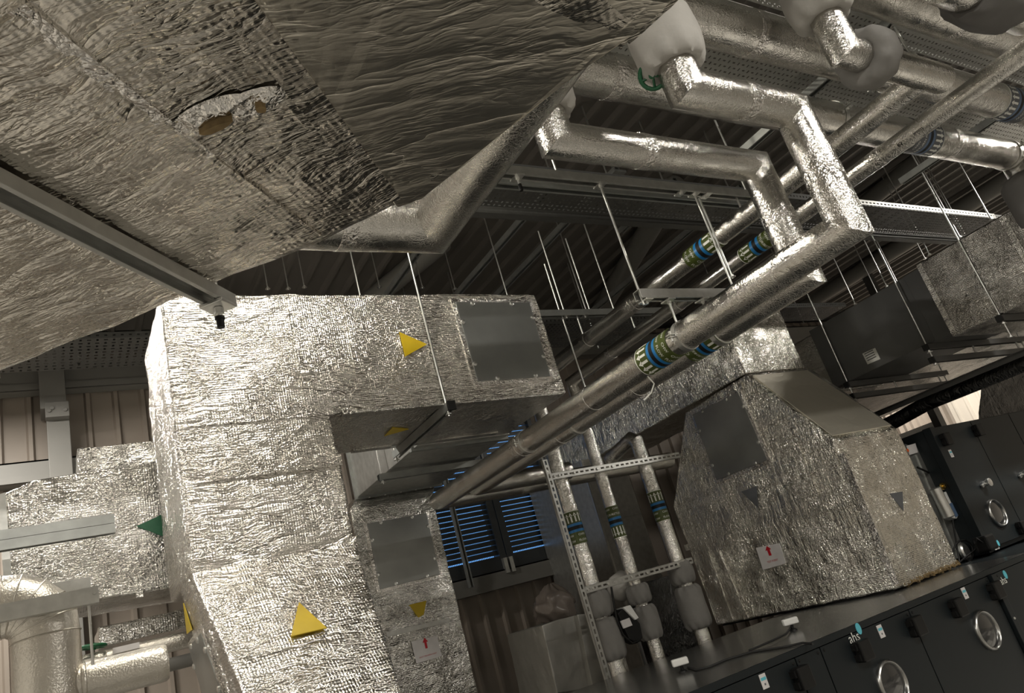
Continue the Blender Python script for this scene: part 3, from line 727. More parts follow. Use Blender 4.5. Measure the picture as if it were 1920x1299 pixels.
# riser pipes: jackets and flow bands
def zpix(px, py): return ay(px, py, yR).z
def riser_kit(t, x, rad, zs, bandz, arrow, seed):
    for i, (za, zb2, ro) in enumerate(zs):
        sleeve(t, (x, yR, za), (x, yR, zb2), rad + .004, ro, seed + i, label='grey drawstring valve jacket', mat='fabric_mid')
    label_band(t, (x, yR, bandz), -Z if arrow > 0 else Z, rad, .21, 'CHW FLOW' if arrow > 0 else 'CHW RETURN', arrow=-1, flip=-1 if arrow > 0 else 1, ncopy=4, narrow=12, label='olive, blue and black riser band')
riser_kit(PF, xF, RF, [(zpix(1152, 1236), zpix(1132, 1160), .095), (zpix(1130, 1155), zpix(1112, 1110), .09)], zpix(1079, 990), 1, 11)
riser_kit(PE, xE, RE, [(zpix(1228, 1195), zpix(1213, 1134), .083), (zpix(1210, 1128), zpix(1198, 1095), .078)], zpix(1156, 978), -1, 21)
x3 = 3.712
PG = pipe_thing('chilled_water_pipe', 'third foil riser pipe, with a rounded top end just above the slotted rail', 'pipe', [(x3, yR, -.9), (x3, yR, .985), (x3, yR + .05, 1.02), (x3, yR + .36, .96)], RF, mat='foil_riser', seed=15)
riser_kit(PG, x3, RF, [(zpix(1310, 1178), zpix(1290, 1098), .095), (zpix(1288, 1092), zpix(1276, 1052), .09)], zpix(1231, 950), 1, 31)

# slotted frame the risers are fixed to
FS = thing('slotted_frame', 'slotted steel upright with two cross rails in front of the three risers', 'frame', (2.85, 4.0, -.44))
mb = MB(); u0 = V(2.80, yR - .075, -.46)
nn = int((.96 + .46) / .045)
mb.perf(u0, V(.041, 0, 0), V(0, 0, .045), 1, nn, .34, .62); mb.box(2.80, 2.802, yR - .075, yR - .054, -.46, -.46 + nn * .045); mb.box(2.839, 2.841, yR - .075, yR - .054, -.46, -.46 + nn * .045)
part('upright', mb, M['galv'], FS)
for zr in (.817, .078):
    mb = MB(); n2 = int((1.17 if zr > .5 else .98) / .045)
    mb.perf((2.842, yR - .072, zr - .02), V(.045, 0, 0), V(0, 0, .041), n2, 1, .62, .30); mb.box(2.842, 2.842 + n2 * .045, yR - .072, yR - .054, zr - .021, zr - .019); mb.box(2.842, 2.842 + n2 * .045, yR - .072, yR - .054, zr + .020, zr + .022)
    rl = part('cross_rail', mb, M['galv'], FS)
    for x in (2.86, 2.90, xF + .07, xE - .07, xE + .065, x3 - .07): part('rail_bolt', MB().lathe((x, yR - .073, zr), -Y, [(0, .009), (.006, .009)], 6), M['zinc'], rl)

# ------------------------------------------------------------------ plenum duct on the air handling unit
XP, YP, ZT = 4.425, 3.08, -.44
PL = thing('plenum_duct', 'tall crumpled foil plenum duct standing on the dark air unit, with grey arrows', 'duct', (4.8, 3.9, ZT))
prof = [(3.07, -.425), (4.69, -.425), (4.72, .54), (4.225, 1.19), (3.51, 1.222), (3.055, .545)]
part('duct_body', MB().prism([(XP, y, z) for y, z in prof], X * (5.175 - XP)), M['foil_plenum'], PL, bevel=.014, bseg=3, subdiv=.06, amp=.007, freq=7)
slp = V(0, 1.222 - .545, -(3.51 - 3.055)).normalized(); sl0 = V(0, 3.51 - 3.055, 1.222 - .545).normalized(); so = V(0, -sl0.z, sl0.y)
mb = MB(); a, b = V(XP + .03, 3.075, .575), V(XP + .03, 3.49, 1.192)
mb.prism([a + so * .001, a + X * .69 + so * .001, b + X * .64 + so * .001, b + so * .001], so * .006)
part('slope_facing', mb, M['foil_smooth'], PL, subdiv=.06, amp=.002, label='smooth dull foil on the slope')
part('upper_duct', MB().box(XP, 5.115, 3.51, 6.46, 1.225, 1.745), M['foil_plenum'], PL, bevel=.014, bseg=3, subdiv=.06, amp=.006, freq=7, seed=4)
part('gap_shade_base', MB().box(XP + .03, 5.14, YP + .03, 4.66, ZT, -.42), M['black'], PL)  # black inset block draws the shaded gap under the plenum
E_ = lambda px, py: ax(px, py, XP)
access_panel(PL, [E_(1300, 777), E_(1385, 735), E_(1440, 862), E_(1345, 900)], -X, 'dark steel access hatch')
tri_sticker(PL, [E_(1392, 921), E_(1420, 911), E_(1423, 952)], -X * .004, 'grey_st', 'grey arrow pointing down', .008)
G_ = lambda px, py: ay(px, py, YP - .012)
tri_sticker(PL, [G_(1666, 926), G_(1690, 922), G_(1692, 958)], -Y * .006, 'grey_st', 'grey arrow pointing down', .006)
tape(PL, [(E_(1275, 952), E_(1572, 862)), (E_(1285, 1027), E_(1605, 936))], -X, .05, mat='foil_plenum')
tape(PL, [(E_(1577, 850), E_(1680, 1095))], -X, .05, mat='foil_tape')
tape(PL, [(E_(1490, 830), E_(1530, 930))], -X, .05, mat='foil_plenum')
tape(PL, [(E_(1345, 1035), E_(1400, 1160)), (E_(1325, 1035), E_(1372, 1165))], -X, .045, mat='foil_plenum')
tape(PL, [(E_(1290, 785), E_(1392, 722))], -X, .05, mat='foil_plenum')
tape(PL, [(G_(1590, 850), G_(1700, 1098)), (G_(1755, 1000), G_(1680, 1022))], -Y, .05, mat='foil_plenum')
nq = [E_(1418, 1027), E_(1462, 1018), E_(1474, 1056), E_(1431, 1068)]
nt_ = part('notice', MB().prism(nq, -X * .003), M['paper'], PL, label='white notice with a red arrow')
c = sum(nq, Vector()) / 4 - X * .0045; u = -Y
part('red_arrow', MB().prism([c + u * a + Z * b for a, b in ((-.012, .005), (.012, .005), (.012, .045), (.028, .045), (0, .075), (-.028, .045), (-.012, .045))], -X * .001), M['red'], nt_)
mb = MB(); put_text(mb, 'TEST POINT', c - Z * .035, u, Z, .014); part('printed_words', mb, M['red'], nt_)
wl = MB()
for i in range(60):
    t_ = i / 59; c = V(XP + .1 + t_ * .66, YP - .012, -.415 - .006 * math.sin(i * 2.1)); e = V(random.uniform(-1, 1), random.uniform(-.5, .3), random.uniform(-.5, .4)).normalized()
    wl.hexa([c - e * .016 - Z * .006, c + e * .016 - Z * .006, c + e * .016 - Z * .006 + Y * .02, c - e * .016 - Z * .006 + Y * .02], [c - e * .012 + Z * .006, c + e * .014 + Z * .004, c + e * .014 + Z * .005 + Y * .02, c - e * .013 + Z * .006 + Y * .02])
part('wool_fringe', wl, M['wool'], PL, label='brown mineral wool poking out along the bottom edge')['kind'] = 'stuff'

# ------------------------------------------------------------------ air handling units
AU = thing('air_handling_unit', 'long dark grey air handling unit along the bottom right, with a grey steel lid', 'air unit', (4.2, 3.3, ZF))
YA = 2.6
part('casing', MB().box(1.6, 8.4, YA + .02, 4.02, ZF, -.455), M['unit'], AU)
part('lid', MB().box(1.6, 5.2, YA + .012, 4.03, -.456, ZT), M['unit_top'], AU, bevel=.002)
part('lid_edge', MB().box(1.6, 8.4, YA - .002, YA + .014, -.468, -.438), M['unit'], AU, bevel=.002)
doors = [(1.6, 2.26), (2.27, 2.838), (2.845, 3.02), (3.027, 3.768), (3.775, 4.60), (4.68, 5.4), (5.41, 6.2)]
def porthole(parent, c, r_):
    k = part('porthole', MB().lathe(c, -Y, [(0, r_ * 1.02), (.010, r_ * 1.02), (.018, r_ * .98), (.022, r_ * .92), (.018, r_ * .86), (.004, r_ * .84)], 36, capped=False), M['chrome'], parent, smooth=50, label='round viewing port with a bright rim')
    part('glass', MB().lathe(c, -Y, [(0, r_ * .86), (.006, r_ * .86), (.012, r_ * .5), (.014, .001)], 32), M['glass'], k, smooth=60)
def hinge(parent, x, y, z, w=.085, h=.095):
    k = part('hinge', MB().box(x - w / 2, x + w / 2, y - .045, y, z - h / 2, z + h / 2), M['black'], parent, bevel=.007, label='black hinge block')
    part('hinge_lugs', MB().box(x - w / 2 - .012, x - w / 2, y - .03, y, z - h * .4, z - h * .1).box(x - w / 2 - .012, x - w / 2, y - .03, y, z + h * .1, z + h * .4), M['black'], k)
def unit_sticker(parent, x, y, z):
    k = part('sticker', MB().box(x - .02, x + .02, y - .002, y + .001, z - .030, z + .030), M['paper'], parent, label='small white and blue sticker')
    mb = MB().box(x - .016, x + .016, y - .003, y - .001, z + .004, z + .016); part('printing', mb, M['teal'], k)
    part('mark', MB().box(x - .004, x + .004, y - .003, y - .001, z - .016, z - .008), M['grey_st'], k)
def unit_logo(parent, x, y, z, s=1.0):
    mb = MB(); put_text(mb, 'ahs', (x - .018 * s, y - .0025, z - .006 * s), X, Z, .047 * s)
    k = part('logo_letters', mb, M['bandwhite'], parent, label='pale letters of the maker mark')
    mb = MB().lathe((x + .040 * s, y + .0005, z + .022 * s), -Y, [(0, .018 * s), (.003, .018 * s)], 24)
    for i in range(len(mb.v)): mb.v[i].z = z + .022 * s + (mb.v[i].z - z - .022 * s) * 1.5
    part('logo_oval', mb, M['teal'], parent)
prt = {3: (3.413, -.735), 4: (4.352, -.715)}
for i, (xa, xb) in enumerate(doors):
    dp = part('door_panel', MB().box(xa, xb, YA, YA + .03, -1.72, -.472), M['unit'], AU, bevel=.003)
    if i in prt: porthole(dp, V(prt[i][0], YA, prt[i][1]), .105)
    for sx in (xa + .02, xb - .02):
        part('screw', MB().lathe((sx, YA, -.49), -Y, [(0, .007), (.004, .005)], 10), M['black'], dp)
for x in (2.825, 3.284, 3.756, 4.166, 4.589): hinge(AU, x, YA, -.553)
for x, z in ((2.608, -.478), (3.491, -.482), (4.314, -.475)): unit_sticker(AU, x, YA, z - .03)
unit_logo(AU, 3.295, YA - .002, -.484); unit_logo(AU, 4.75, YA, -.52, .9)
part('cover_strip', MB().box(4.615, 4.665, YA - .018, YA + .01, -1.75, -.47), M['unit'], AU, bevel=.003)
for z in (-.55, -.72, -.9): part('strip_screw', MB().lathe((4.64, YA - .018, z), -Y, [(0, .008), (.004, .006)], 10), M['zinc'], AU)

YT = 3.15
TU = thing('air_handling_unit', 'upper dark air unit section at the right edge with a round port and turn handles', 'air unit', (7.0, 3.9, ZT))
part('casing', MB().box(5.74, 8.4, YT + .02, 4.6, ZT, .52), M['unit'], TU, bevel=.004)
for xa, xb in ((5.80, 6.338), (6.346, 6.98), (6.99, 7.7)):
    dp = part('door_panel', MB().box(xa, xb, YT, YT + .03, ZT + .03, .515), M['unit'], TU, bevel=.003)
    if xa < 5.9: porthole(dp, V(6.071, YT, -.201), .105)
part('corner_post', MB().box(5.735, 5.795, YT - .004, YT + .06, ZT, .525), M['unit'], TU, bevel=.003)
for x, z in ((6.358, .426), (5.854, .409), (6.29, -.354)): hinge(TU, x, YT, z)
unit_sticker(TU, 5.86, YT, .30)
unit_logo(TU, 5.87, YT, -.415, .8)
for x, z in ((6.101, .024), (6.70, .012)):
    k = part('turn_handle', MB().lathe((x, YT, z), -Y, [(0, .022), (.03, .02), (.034, .032), (.05, .032), (.054, .024)], 16), M['zinc'], TU, smooth=40, label='zinc turn handle')
    part('lever', MB().obox((x - .02, YT - .012, z), (.05, 0, .014), (0, .008, 0), (-.004, 0, .012)), M['zinc'], k, bevel=.004)
gk = ay(1848, 1018, YT)
part('cable_box', MB().obox(gk, X * .06, Y * .05, Z * .055), M['black'], TU, bevel=.015, label='black cable gland box')

# damper with its actuator in the gap between plenum and upper unit
DM = thing('damper', 'galvanised damper frame with an actuator between the plenum and the upper dark unit', 'damper', (5.4, 3.7, ZT))
part('damper_frame', MB().box(5.19, 5.56, 3.33, 4.4, ZT + .01, .46), M['galv_dull'], DM, bevel=.004)
T_ = lambda px, py, y=3.28: ay(px, py, y)
part('frame_flange', MB().prism([T_(1713, 838, 3.31), T_(1724, 836, 3.31), T_(1813, 1042, 3.31), T_(1799, 1046, 3.31)], Y * .02), M['galv'], DM)
part('frame_side', MB().prism([T_(1697, 832, 3.32), T_(1713, 838, 3.32), T_(1799, 1046, 3.32), T_(1780, 1050, 3.32)], Y * .012), M['galv_dull'], DM)
part('warning_label', MB().prism([T_(1699, 836, 3.30), T_(1716, 831, 3.30), T_(1721, 848, 3.30), T_(1705, 853, 3.30)], -Y * .002), M['paper'], DM, label='white label with an orange dot')
part('orange_dot', MB().lathe(T_(1702, 844, 3.296), -Y, [(0, .014), (.001, .014)], 16), M['orange'], DM)
a, b = T_(1752, 915, 3.24), T_(1780, 970, 3.24)
AC = part('actuator', MB().lathe(a, b - a, [(0, .035), (.006, .042), ((b - a).length - .006, .042), ((b - a).length, .035)], 24), M['zinc'], DM, smooth=40, label='silver actuator cylinder')
part('actuator_cover', MB().prism([T_(1772, 922, 3.25), T_(1783, 918, 3.25), T_(1801, 960, 3.25), T_(1794, 972, 3.25), T_(1784, 970, 3.25)], Y * .06), M['white'], AC, bevel=.004)
part('cover_panel', MB().prism([T_(1780, 944, 3.246), T_(1791, 940, 3.246), T_(1801, 962, 3.246), T_(1792, 970, 3.246)], -Y * .003), M['bluegrey'], AC)
part('clamp_knob', MB().lathe(T_(1766, 912, 3.25), -Y, [(0, .026), (.014, .026), (.016, .012), (.03, .012)], 20), M['brass'], AC, smooth=40)
mb = MB().tube([T_(1720, 876, 3.27), T_(1740, 885, 3.27), T_(1741, 886, 3.30)], .008, 10); part('lever', mb, M['black'], DM, smooth=50)
mb = MB().lathe(T_(1806, 1035, 3.29), -Y, [(0, .05), (.02, .05), (.03, .04)], 24)
c = T_(1806, 1035, 3.29)
for v in mb.v: v.z = c.z + (v.z - c.z) * 1.35
part('oval_cover', mb, M['zinc'], DM, smooth=40)
lp = [T_(1786, 975, 3.24), T_(1792, 1010, 3.24)]
for i in range(14):
    a_ = 1.9 + i * .5; lp.append(T_(1806 + 19 * math.cos(a_), 1036 + 24 * math.sin(a_), 3.235))
lp += [T_(1828, 1030, 3.2), T_(1832, 1010, 3.15), gk - X * .05 - Y * .02]
part('cable', MB().tube(lp, .006, 8), M['black'], DM, smooth=60, label='looped black cable')

# two white sensors with their cable on the lid
for (px, py), lab in (((1281, 1246), 'small white sensor box on a black foot, near the foot of the riser pipes'), ((1488, 1168), 'small white sensor box on a black foot, just under the plenum edge')):
    q = az(px, py + 14, ZT); sd_ = V(.5, -.35, .0).normalized(); s2 = sd_.cross(Z)
    t = thing('wireless_sensor', lab, 'sensor', (q.x, q.y, ZT), 'white sensors on the steel lid')
    part('body', MB().obox(q + Z * .05, sd_ * .042, s2 * .022, Z * .017), M['white'], t, bevel=.008, bseg=3)
    part('foot', MB().lathe(q + Z * .0005, Z, [(0, .022), (.006, .02), (.012, .008), (.035, .008)], 14), M['black'], t, smooth=40)
def cable(pxs, z, label, rad=.0055):
    solo('cable', MB().tube([az(px, py, z) for px, py in pxs], rad, 8), M['dark'], label, 'cable', smooth=60)
cable([(1290, 1251), (1306, 1256), (1330, 1250), (1360, 1237), (1410, 1222), (1450, 1216), (1480, 1211), (1505, 1205), (1524, 1207)], ZT + .006, 'black cable clipped across the steel lid from the left sensor to the front edge')
cable([(1486, 1172), (1474, 1188), (1450, 1200), (1420, 1213), (1405, 1219)], ZT + .014, 'black cable curling from the right sensor back to the clipped run')

# ------------------------------------------------------------------ silencer and its foil duct, upper right
XA = 5.5
SI = thing('duct_silencer', 'dark charcoal box silencer slung at the right with a small pale nameplate', 'silencer', (5.9, 3.1, 1.05))
part('casing', MB().box(XA, 6.35, 2.567, 3.60, 1.055, 1.578), M['silencer'], SI, bevel=.003)
part('end_band', MB().box(XA - .004, 6.354, 2.567, 2.69, 1.051, 1.582), M['silencer'], SI, bevel=.002)
part('foil_collar', MB().box(XA + .06, 6.2, 3.60, 3.92, 1.03, 1.56), M['foil_back'], SI, bevel=.012, subdiv=.05, amp=.006)
part('nameplate', MB().prism([ax(*p, XA) for p in ((1617, 663), (1641, 652), (1651, 673), (1627, 683))], -X * .002), M['galv'], SI, label='pale nameplate')
mb = MB()
for i in range(4):
    a = ax(1623 + i * 2, 663 + i * 4, XA) - X * .003; mb.obox(a - Y * .03, Y * .04, Z * .004, X * .0006)
part('nameplate_lines', mb, M['silencer'], SI)
FD = thing('foil_duct', 'large dark crumpled foil duct joining the charcoal silencer at the right edge', 'duct', (5.9, 1.7, 1.0))
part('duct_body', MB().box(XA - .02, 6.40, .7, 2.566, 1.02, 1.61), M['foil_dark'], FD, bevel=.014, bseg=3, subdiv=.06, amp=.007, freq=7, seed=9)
tape(FD, [(V(XA - .02, 1.92, 1.04), V(XA - .02, 1.92, 1.60)), (V(XA - .02, 2.54, 1.04), V(XA - .02, 2.54, 1.60))], -X, .04, mat='foil_back')
def att_trapeze(y, label, double=True):
    z = 1.048 if double else 1.012
    t = thing('trapeze_hanger', label, 'hanger', (XA - .04, y, z - .05))
    part('channel', MB().channel((XA - .05, y, z), (6.95, y, z), -Z), M['silencer'], t)
    part('end_cap', MB().box(XA - .064, XA - .048, y - .022, y + .022, z - .043, z + .002), M['black'], t, bevel=.003)
    if double:
        part('lower_channel', MB().channel((XA - .05, y, z - .10), (6.95, y, z - .10), -Z), M['silencer'], t)
        part('lower_end_cap', MB().box(XA - .064, XA - .048, y - .022, y + .022, z - .143, z - .098), M['black'], t, bevel=.003)
        for x in (6.1, 6.8): part('spacer_stud', rod_mb(V(x, y, z - .11), V(x, y, z - .03), .008), M['zinc'], t)
    part('rod', rod_mb(V(XA - .03, y, z - .16), V(XA - .03, y, ZR - .03), .0055), M['zinc'], t, smooth=50)
    part('rod', rod_mb(V(6.9, y, z - .16), V(6.9, y, ZR - .03), .0055), M['zinc'], t, smooth=50)
    for zz in (z - .052, z - .152): part('nut', nut_mb(V(XA - .03, y, zz), r_=.012), M['zinc'], t)
att_trapeze(3.45, 'double trapeze hanger at the lower end of the charcoal silencer')
att_trapeze(2.75, 'double trapeze hanger under the upper end of the charcoal silencer')
att_trapeze(2.22, 'single trapeze hanger under the dark foil duct', False)
solo('black_pipe', MB().tube([(6.05, 1.2, .735), (6.05, 3.25, .735), (6.05, 3.55, .70), (5.95, 3.9, .66)], .058, 22), M['black_foil'], 'glossy black lagged pipe slung below the silencer', 'pipe', smooth=40)
solo('angle_rail', MB().prism([(5.82, 1.0, .80), (5.86, 1.0, .80), (5.86, 1.0, .76), (5.856, 1.0, .76), (5.856, 1.0, .796), (5.82, 1.0, .796)], Y * 3.2), M['silencer'], 'dark steel angle rail running just above the glossy black pipe', 'rail')
solo('lagged_pipe', MB().tube([(6.0, 3.80, .66), (6.0, 4.1, .63), (6.3, 4.3, .615)], .07, 20, step=.03, wob=.004), M['foil_back'], 'short kinked foil lagged pipe behind the black pipe end', 'pipe', smooth=40)
bl, tl = V(7.02, 3.42, .545), ay(1842, 690, 3.42)
solo('dark_duct', MB().hexa([bl, bl + X * 2.1, bl + V(2.1, .62, 0), bl + V(1.36, .62, 0)], [tl, tl + X * 2.0, tl + V(2.0, .6, 0), tl + V(1.30, .6, 0)]), M['black_foil'], 'black foil clad duct on top of the upper unit at the right edge', 'duct', bevel=.015, subdiv=.08, amp=.006)
solo('white_panel', MB().box(9.30, 9.42, 5.0, 5.9, ZF, .90), M['white'], 'pale panel seen through the gap above the upper unit, beside lit ribbed wall', 'panel')
solo('wall_post', MB().box(9.2, 9.32, 4.90, 4.99, ZF, ZR), M['silencer'], 'dark steel post seen through the gap above the upper unit', 'post')
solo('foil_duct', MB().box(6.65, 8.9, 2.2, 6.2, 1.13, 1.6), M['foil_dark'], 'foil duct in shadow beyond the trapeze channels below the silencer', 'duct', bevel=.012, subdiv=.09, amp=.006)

# ------------------------------------------------------------------ big mains along the top right
RG = .0875
GM = pipe_thing('main_pipe', 'large foil main pipe high at the top, middle one of three, with a dark band', 'pipe', [(-1.2, GY, ZH), (6.2, GY, ZH)], RG, seed=20, n=40)
joints(GM, [((2.35, GY, ZH), X), ((4.62, GY, ZH), X)], RG)
HM = pipe_thing('main_pipe', 'large foil main pipe passing just behind the two bent legs, ending in a dark jacket', 'pipe', [(-1.2, HY, ZH), (5.16, HY, ZH), (5.16, HY, 1.2)], RG, seed=24, n=40)
joints(HM, [((1.9, HY, ZH), X), ((4.36, HY, ZH), X)], RG)
IM = pipe_thing('main_pipe', 'large foil main pipe in the top right corner, nearest of the three', 'pipe', [(-1.2, .965, 1.86), (6.2, .965, 1.86)], .10, seed=28, n=40)
joints(IM, [((3.35, .965, 1.86), X)], .10)
for t, x, y in ((GM, 3.31, GY), (HM, 3.30, HY), (GM, 1.6, GY), (HM, 5.05, HY)): clamp(t, (x, y, ZH), X, RG + .001)
navy = [M['dark'], M['bluegrey'], M['black'], M['galv_dull']]
label_band(GM, (4.36, GY, ZH), X, RG, .24, 'CHW FLOW', -1, 1, cols=[M['grey_st'], M['bluegrey'], M['black'], M['bandwhite']], narrow=20, label='dark band with pale arrows')
label_band(HM, (4.05, HY, ZH), -X, RG, .24, 'CHW RETURN', -1, 1, cols=[M['grey_st'], M['bluegrey'], M['black'], M['bandwhite']], narrow=20, label='dark band with pale arrows')
sleeve(HM, (5.16, HY, 1.66), (5.16, HY, 1.34), RG + .004, .155, 41, mat='fabric_dark', label='dark grey padded valve jacket')
q = az(1848, -8, 1.60)
JK = thing('valve_jacket', 'dark grey padded valve jacket cut by the top edge near the corner', 'jacket', (q.x, q.y, q.z))
sleeve(JK, q - X * .14, q + X * .14, .085, .118, 43, mat='fabric_dark')
part('pipe_stub', MB().tube([q - X * .3, q + X * .3], .085, 24), M['foil_pipe'], JK, smooth=50)
for x, y in ((3.30, HY), (3.31, GY)):
    for e in (-1, 1): pass
def mains_hanger(x, label):
    t = thing('mains_hanger', label, 'hanger', (x, 1.4, ZH))
    part('channel', MB().channel((x, .7, 2.02), (x, 2.15, 2.02), -Z), M['galv_dull'], t)
    for y in (GY - RG - .018, HY + RG + .018, GY + RG + .018):
        part('rod', rod_mb(V(x, y, ZH - .01), V(x, y, 2.0), .0055), M['zinc'], t, smooth=50)
        part('nut', nut_mb(V(x, y, 1.975)), M['zinc'], t)
mains_hanger(3.30, 'steel channel with rods above the pipe clamps of the high mains, past the bent legs')
mains_hanger(4.95, 'steel channel with rods above the mains, near their dark bands at the right edge')
mains_hanger(1.95, 'steel channel across the mains, above the pale drawstring jackets')

# ------------------------------------------------------------------ perforated trays and struts under the roof
def tray(name, label, x0, x1, y0, y1, z, px_=.032, py_=.030, fl=.045, fu=.5, fv=.28, mat='tray'):
    t = thing(name, label, 'cable tray', ((x0 + x1) / 2, (y0 + y1) / 2, z))
    n1, n2 = int((x1 - x0) / px_), int((y1 - y0) / py_)
    part('perforated_base', MB().perf((x0, y0, z), V(px_, 0, 0), V(0, py_, 0), n1, n2, fu, fv, True), M[mat], t)
    for x in (x0 + .3, x1 - .3): part('support_rod', rod_mb(V(x, y1 + .012, z - .01), V(x, y1 + .012, ZR - .02), .005), M['zinc'], t, smooth=50)
    for y in (y0, y0 + n2 * py_): part('side_flange', MB().perf((x0, y, z), V(px_, 0, 0), V(0, 0, fl), n1, 1, .35, .25), M[mat], t)
    return t
tray('cable_tray', 'perforated cable tray above and between the two rear mains, lit at its right end', .9, 5.9, 1.35, 1.95, 2.07)
tray('cable_tray', 'perforated cable tray with a flanged edge above the front mains at the very top', 1.2, 5.9, .70, 1.30, 2.07)
t2 = tray('cable_tray', 'long dark perforated cable tray hanging under the roof, behind the bent legs', 1.0, 7.2, 2.42, 2.72, 1.99, mat='tray_shaded')
part('slotted_rail', MB().perf((4.4, 2.40, 1.985), V(.045, 0, 0), V(0, 0, .036), 52, 1, .6, .3).box(4.4, 6.74, 2.40, 2.436, 2.021, 2.024), M['zinc'], t2, label='bright slotted rail')
part('edge_beam', MB().box(1.0, 7.2, 2.768, 2.82, 1.985, 2.05), M['tray_shaded'], t2)
tray('cable_tray', 'short perforated tray under the far strut, beside the horizontal foil branch', 2.5, 3.75, 3.46, 3.86, 1.66, mat='tray_shaded')
tray('cable_tray', 'perforated tray at the left, between the overhead duct and the steel column', -.5, 1.2, 5.2, 5.75, 2.50, .05, .05, mat='tray_shaded')
tray('cable_tray', 'perforated tray with a white slotted edge, left of the charcoal silencer', 5.6, 7.4, 4.3, 4.65, ay(1540, 575, 4.3).z, mat='tray_shaded')

def strut_thing(a, b, label, mat='galv', washers=(), rods_=()):
    t = thing('strut_rail', label, 'strut', tuple((Vector(a) + Vector(b)) / 2))
    part('channel', MB().channel(a, b, -Z), M[mat], t, bevel=.0008)
    d_ = (Vector(b) - Vector(a)).normalized(); s_ = d_.cross(Z)
    for w in washers:
        c = Vector(a) + d_ * w - Z * .043
        part('square_washer', MB().obox(c, d_ * .02, s_ * .026, Z * .003), M['zinc'], t)
        part('nut', MB().lathe(c - Z * .012, Z, [(0, .009), (.009, .009)], 6), M['zinc'], t)
    return t
zs1 = 1.655
S1 = strut_thing((1.42, 2.0, zs1), (3.25, 2.0, zs1), 'bright strut rail under the lower bent pipe leg, carrying the trapeze rods', washers=(.24, .667, 1.15, 1.24, 1.32))
part('second_channel', MB().channel((1.45, 2.09, zs1 + .02), (3.3, 2.09, zs1 + .02), -Z), M['galv_dull'], S1)
part('stub_rod', rod_mb(V(1.66, 2.0, zs1 - .09), V(1.66, 2.0, zs1), .0055), M['zinc'], S1)
part('rod_cap', MB().lathe((1.66, 2.0, zs1 - .105), Z, [(0, .008), (.03, .008)], 12), M['black'], S1, label='black rod cap')
for x in (1.9, 3.1): part('rod', rod_mb(V(x, 2.03, zs1 + .01), V(x, 2.03, ZR - .03), .0055), M['zinc'], S1)
part('short_rod', rod_mb(V(2.955, 2.0, 1.55), V(2.955, 2.0, zs1), .0055), M['zinc'], S1)
zs3 = ay(1058, 588, 3.4).z
S3 = strut_thing((2.60, 3.4, zs3 + .02), (3.70, 3.4, zs3 + .02), 'far strut rail beside the end of the horizontal foil branch, carrying the high banded pipes', 'galv_dull', washers=(.25, .40, .7))
x_ = lambda px, py: ay(px, py, 3.4).x
for px, py, tpx, tpy in ((1058, 584, 1003, 433), (1049, 583, 1017, 495), (1106, 582, 1056, 447), (1151, 580, 1086, 412)):
    zt_ = ay(tpx, tpy, 3.4).z
    part('rod', rod_mb(V(x_(px, py), 3.4, zs3), V(x_(px, py), 3.4, min(zt_, 3.05)), .0055), M['zinc'], S3, smooth=50)
part('long_rod', rod_mb(V(x_(1056, 600), 3.4, .96), V(x_(1056, 600), 3.4, zs3), .0055), M['zinc'], S3, smooth=50)
for px in (1084, 1185): part('short_rod', rod_mb(V(x_(px, 600), 3.4, 1.54), V(x_(px, 600), 3.4, zs3), .0055), M['zinc'], S3, smooth=50)
# roof channels the rods drop from
for px, py, y0, y1, lab in ((985, 412, 3.0, 5.6, 'slotted roof channel directly above the far end of the horizontal foil branch'), (1080, 405, 2.9, 5.4, 'slotted roof channel behind the long dark tray, left of the round brace'), (1180, 425, 2.95, 3.6, 'short roof channel behind the dark tray, beside the round brace'), (1300, 432, 2.95, 5.2, 'roof channel behind the dark tray above the blue pipe bands'), (775, 492, 3.9, 6.2, 'roof channel above the riser branch, next to the mitred pipe')):
    zc = 2.46; q = az(px, py, zc)
    t = thing('roof_channel', lab, 'strut', (q.x, y0, zc))
    part('channel', MB().channel((q.x, y0, zc + .045), (q.x, y1, zc + .045), -Z), M['galv_dull'], t)
    for y in (y0 + .1, y1 - .15): part('drop_rod', rod_mb(V(q.x, y, zc), V(q.x, y, ZR - .02), .006), M['zinc'], t)
    part('bracket', MB().box(q.x - .05, q.x + .05, y0 - .02, y0 + .03, zc - .012, zc + .004), M['galv_dull'], t)

# foil pipe with a mitred bend behind the overhead duct
KP = pipe_thing('mitred_pipe', 'foil pipe with a sharp mitred bend, emerging behind the edge of the overhead duct', 'pipe', [(.4, 1.93, 1.318), (1.165, 1.93, 1.318), (1.165, -1.0, 1.318)], .098, seed=33, n=40)
joints(KP, [((.85, 1.93, 1.318), X)], .098)

# ------------------------------------------------------------------ blue lit intake box, clutter behind the risers
IB = thing('intake_box', 'grey sheet steel intake box beside the louvre, standing behind the risers', 'duct', (4.4, 5.9, ZF))
part('box_body', MB().box(4.17, 4.66, 5.4, 6.38, ZF, 1.20), M['galv'], IB, bevel=.003)
part('corner_trim', MB().box(4.164, 4.186, 5.394, 5.412, ZF, 1.19), M['zinc'], IB)
for z in (.1, .62): part('sheet_joint', MB().box(4.185, 4.66, 5.394, 5.40, z, z + .006), M['galv'], IB)
W4 = lambda px, py, y=4.55: ay(px, py, y)
CB = thing('wrapped_box', 'dusty foil wrapped box standing at the left of the slotted frame', 'box', (3.1, 4.6, -1.0))
part('box_body', MB().prism([W4(1016, 1172), W4(1080, 1152), W4(1112, 1290), W4(1045, 1300)], Y * .5), M['wrap'], CB, bevel=.008, subdiv=.06, amp=.006)
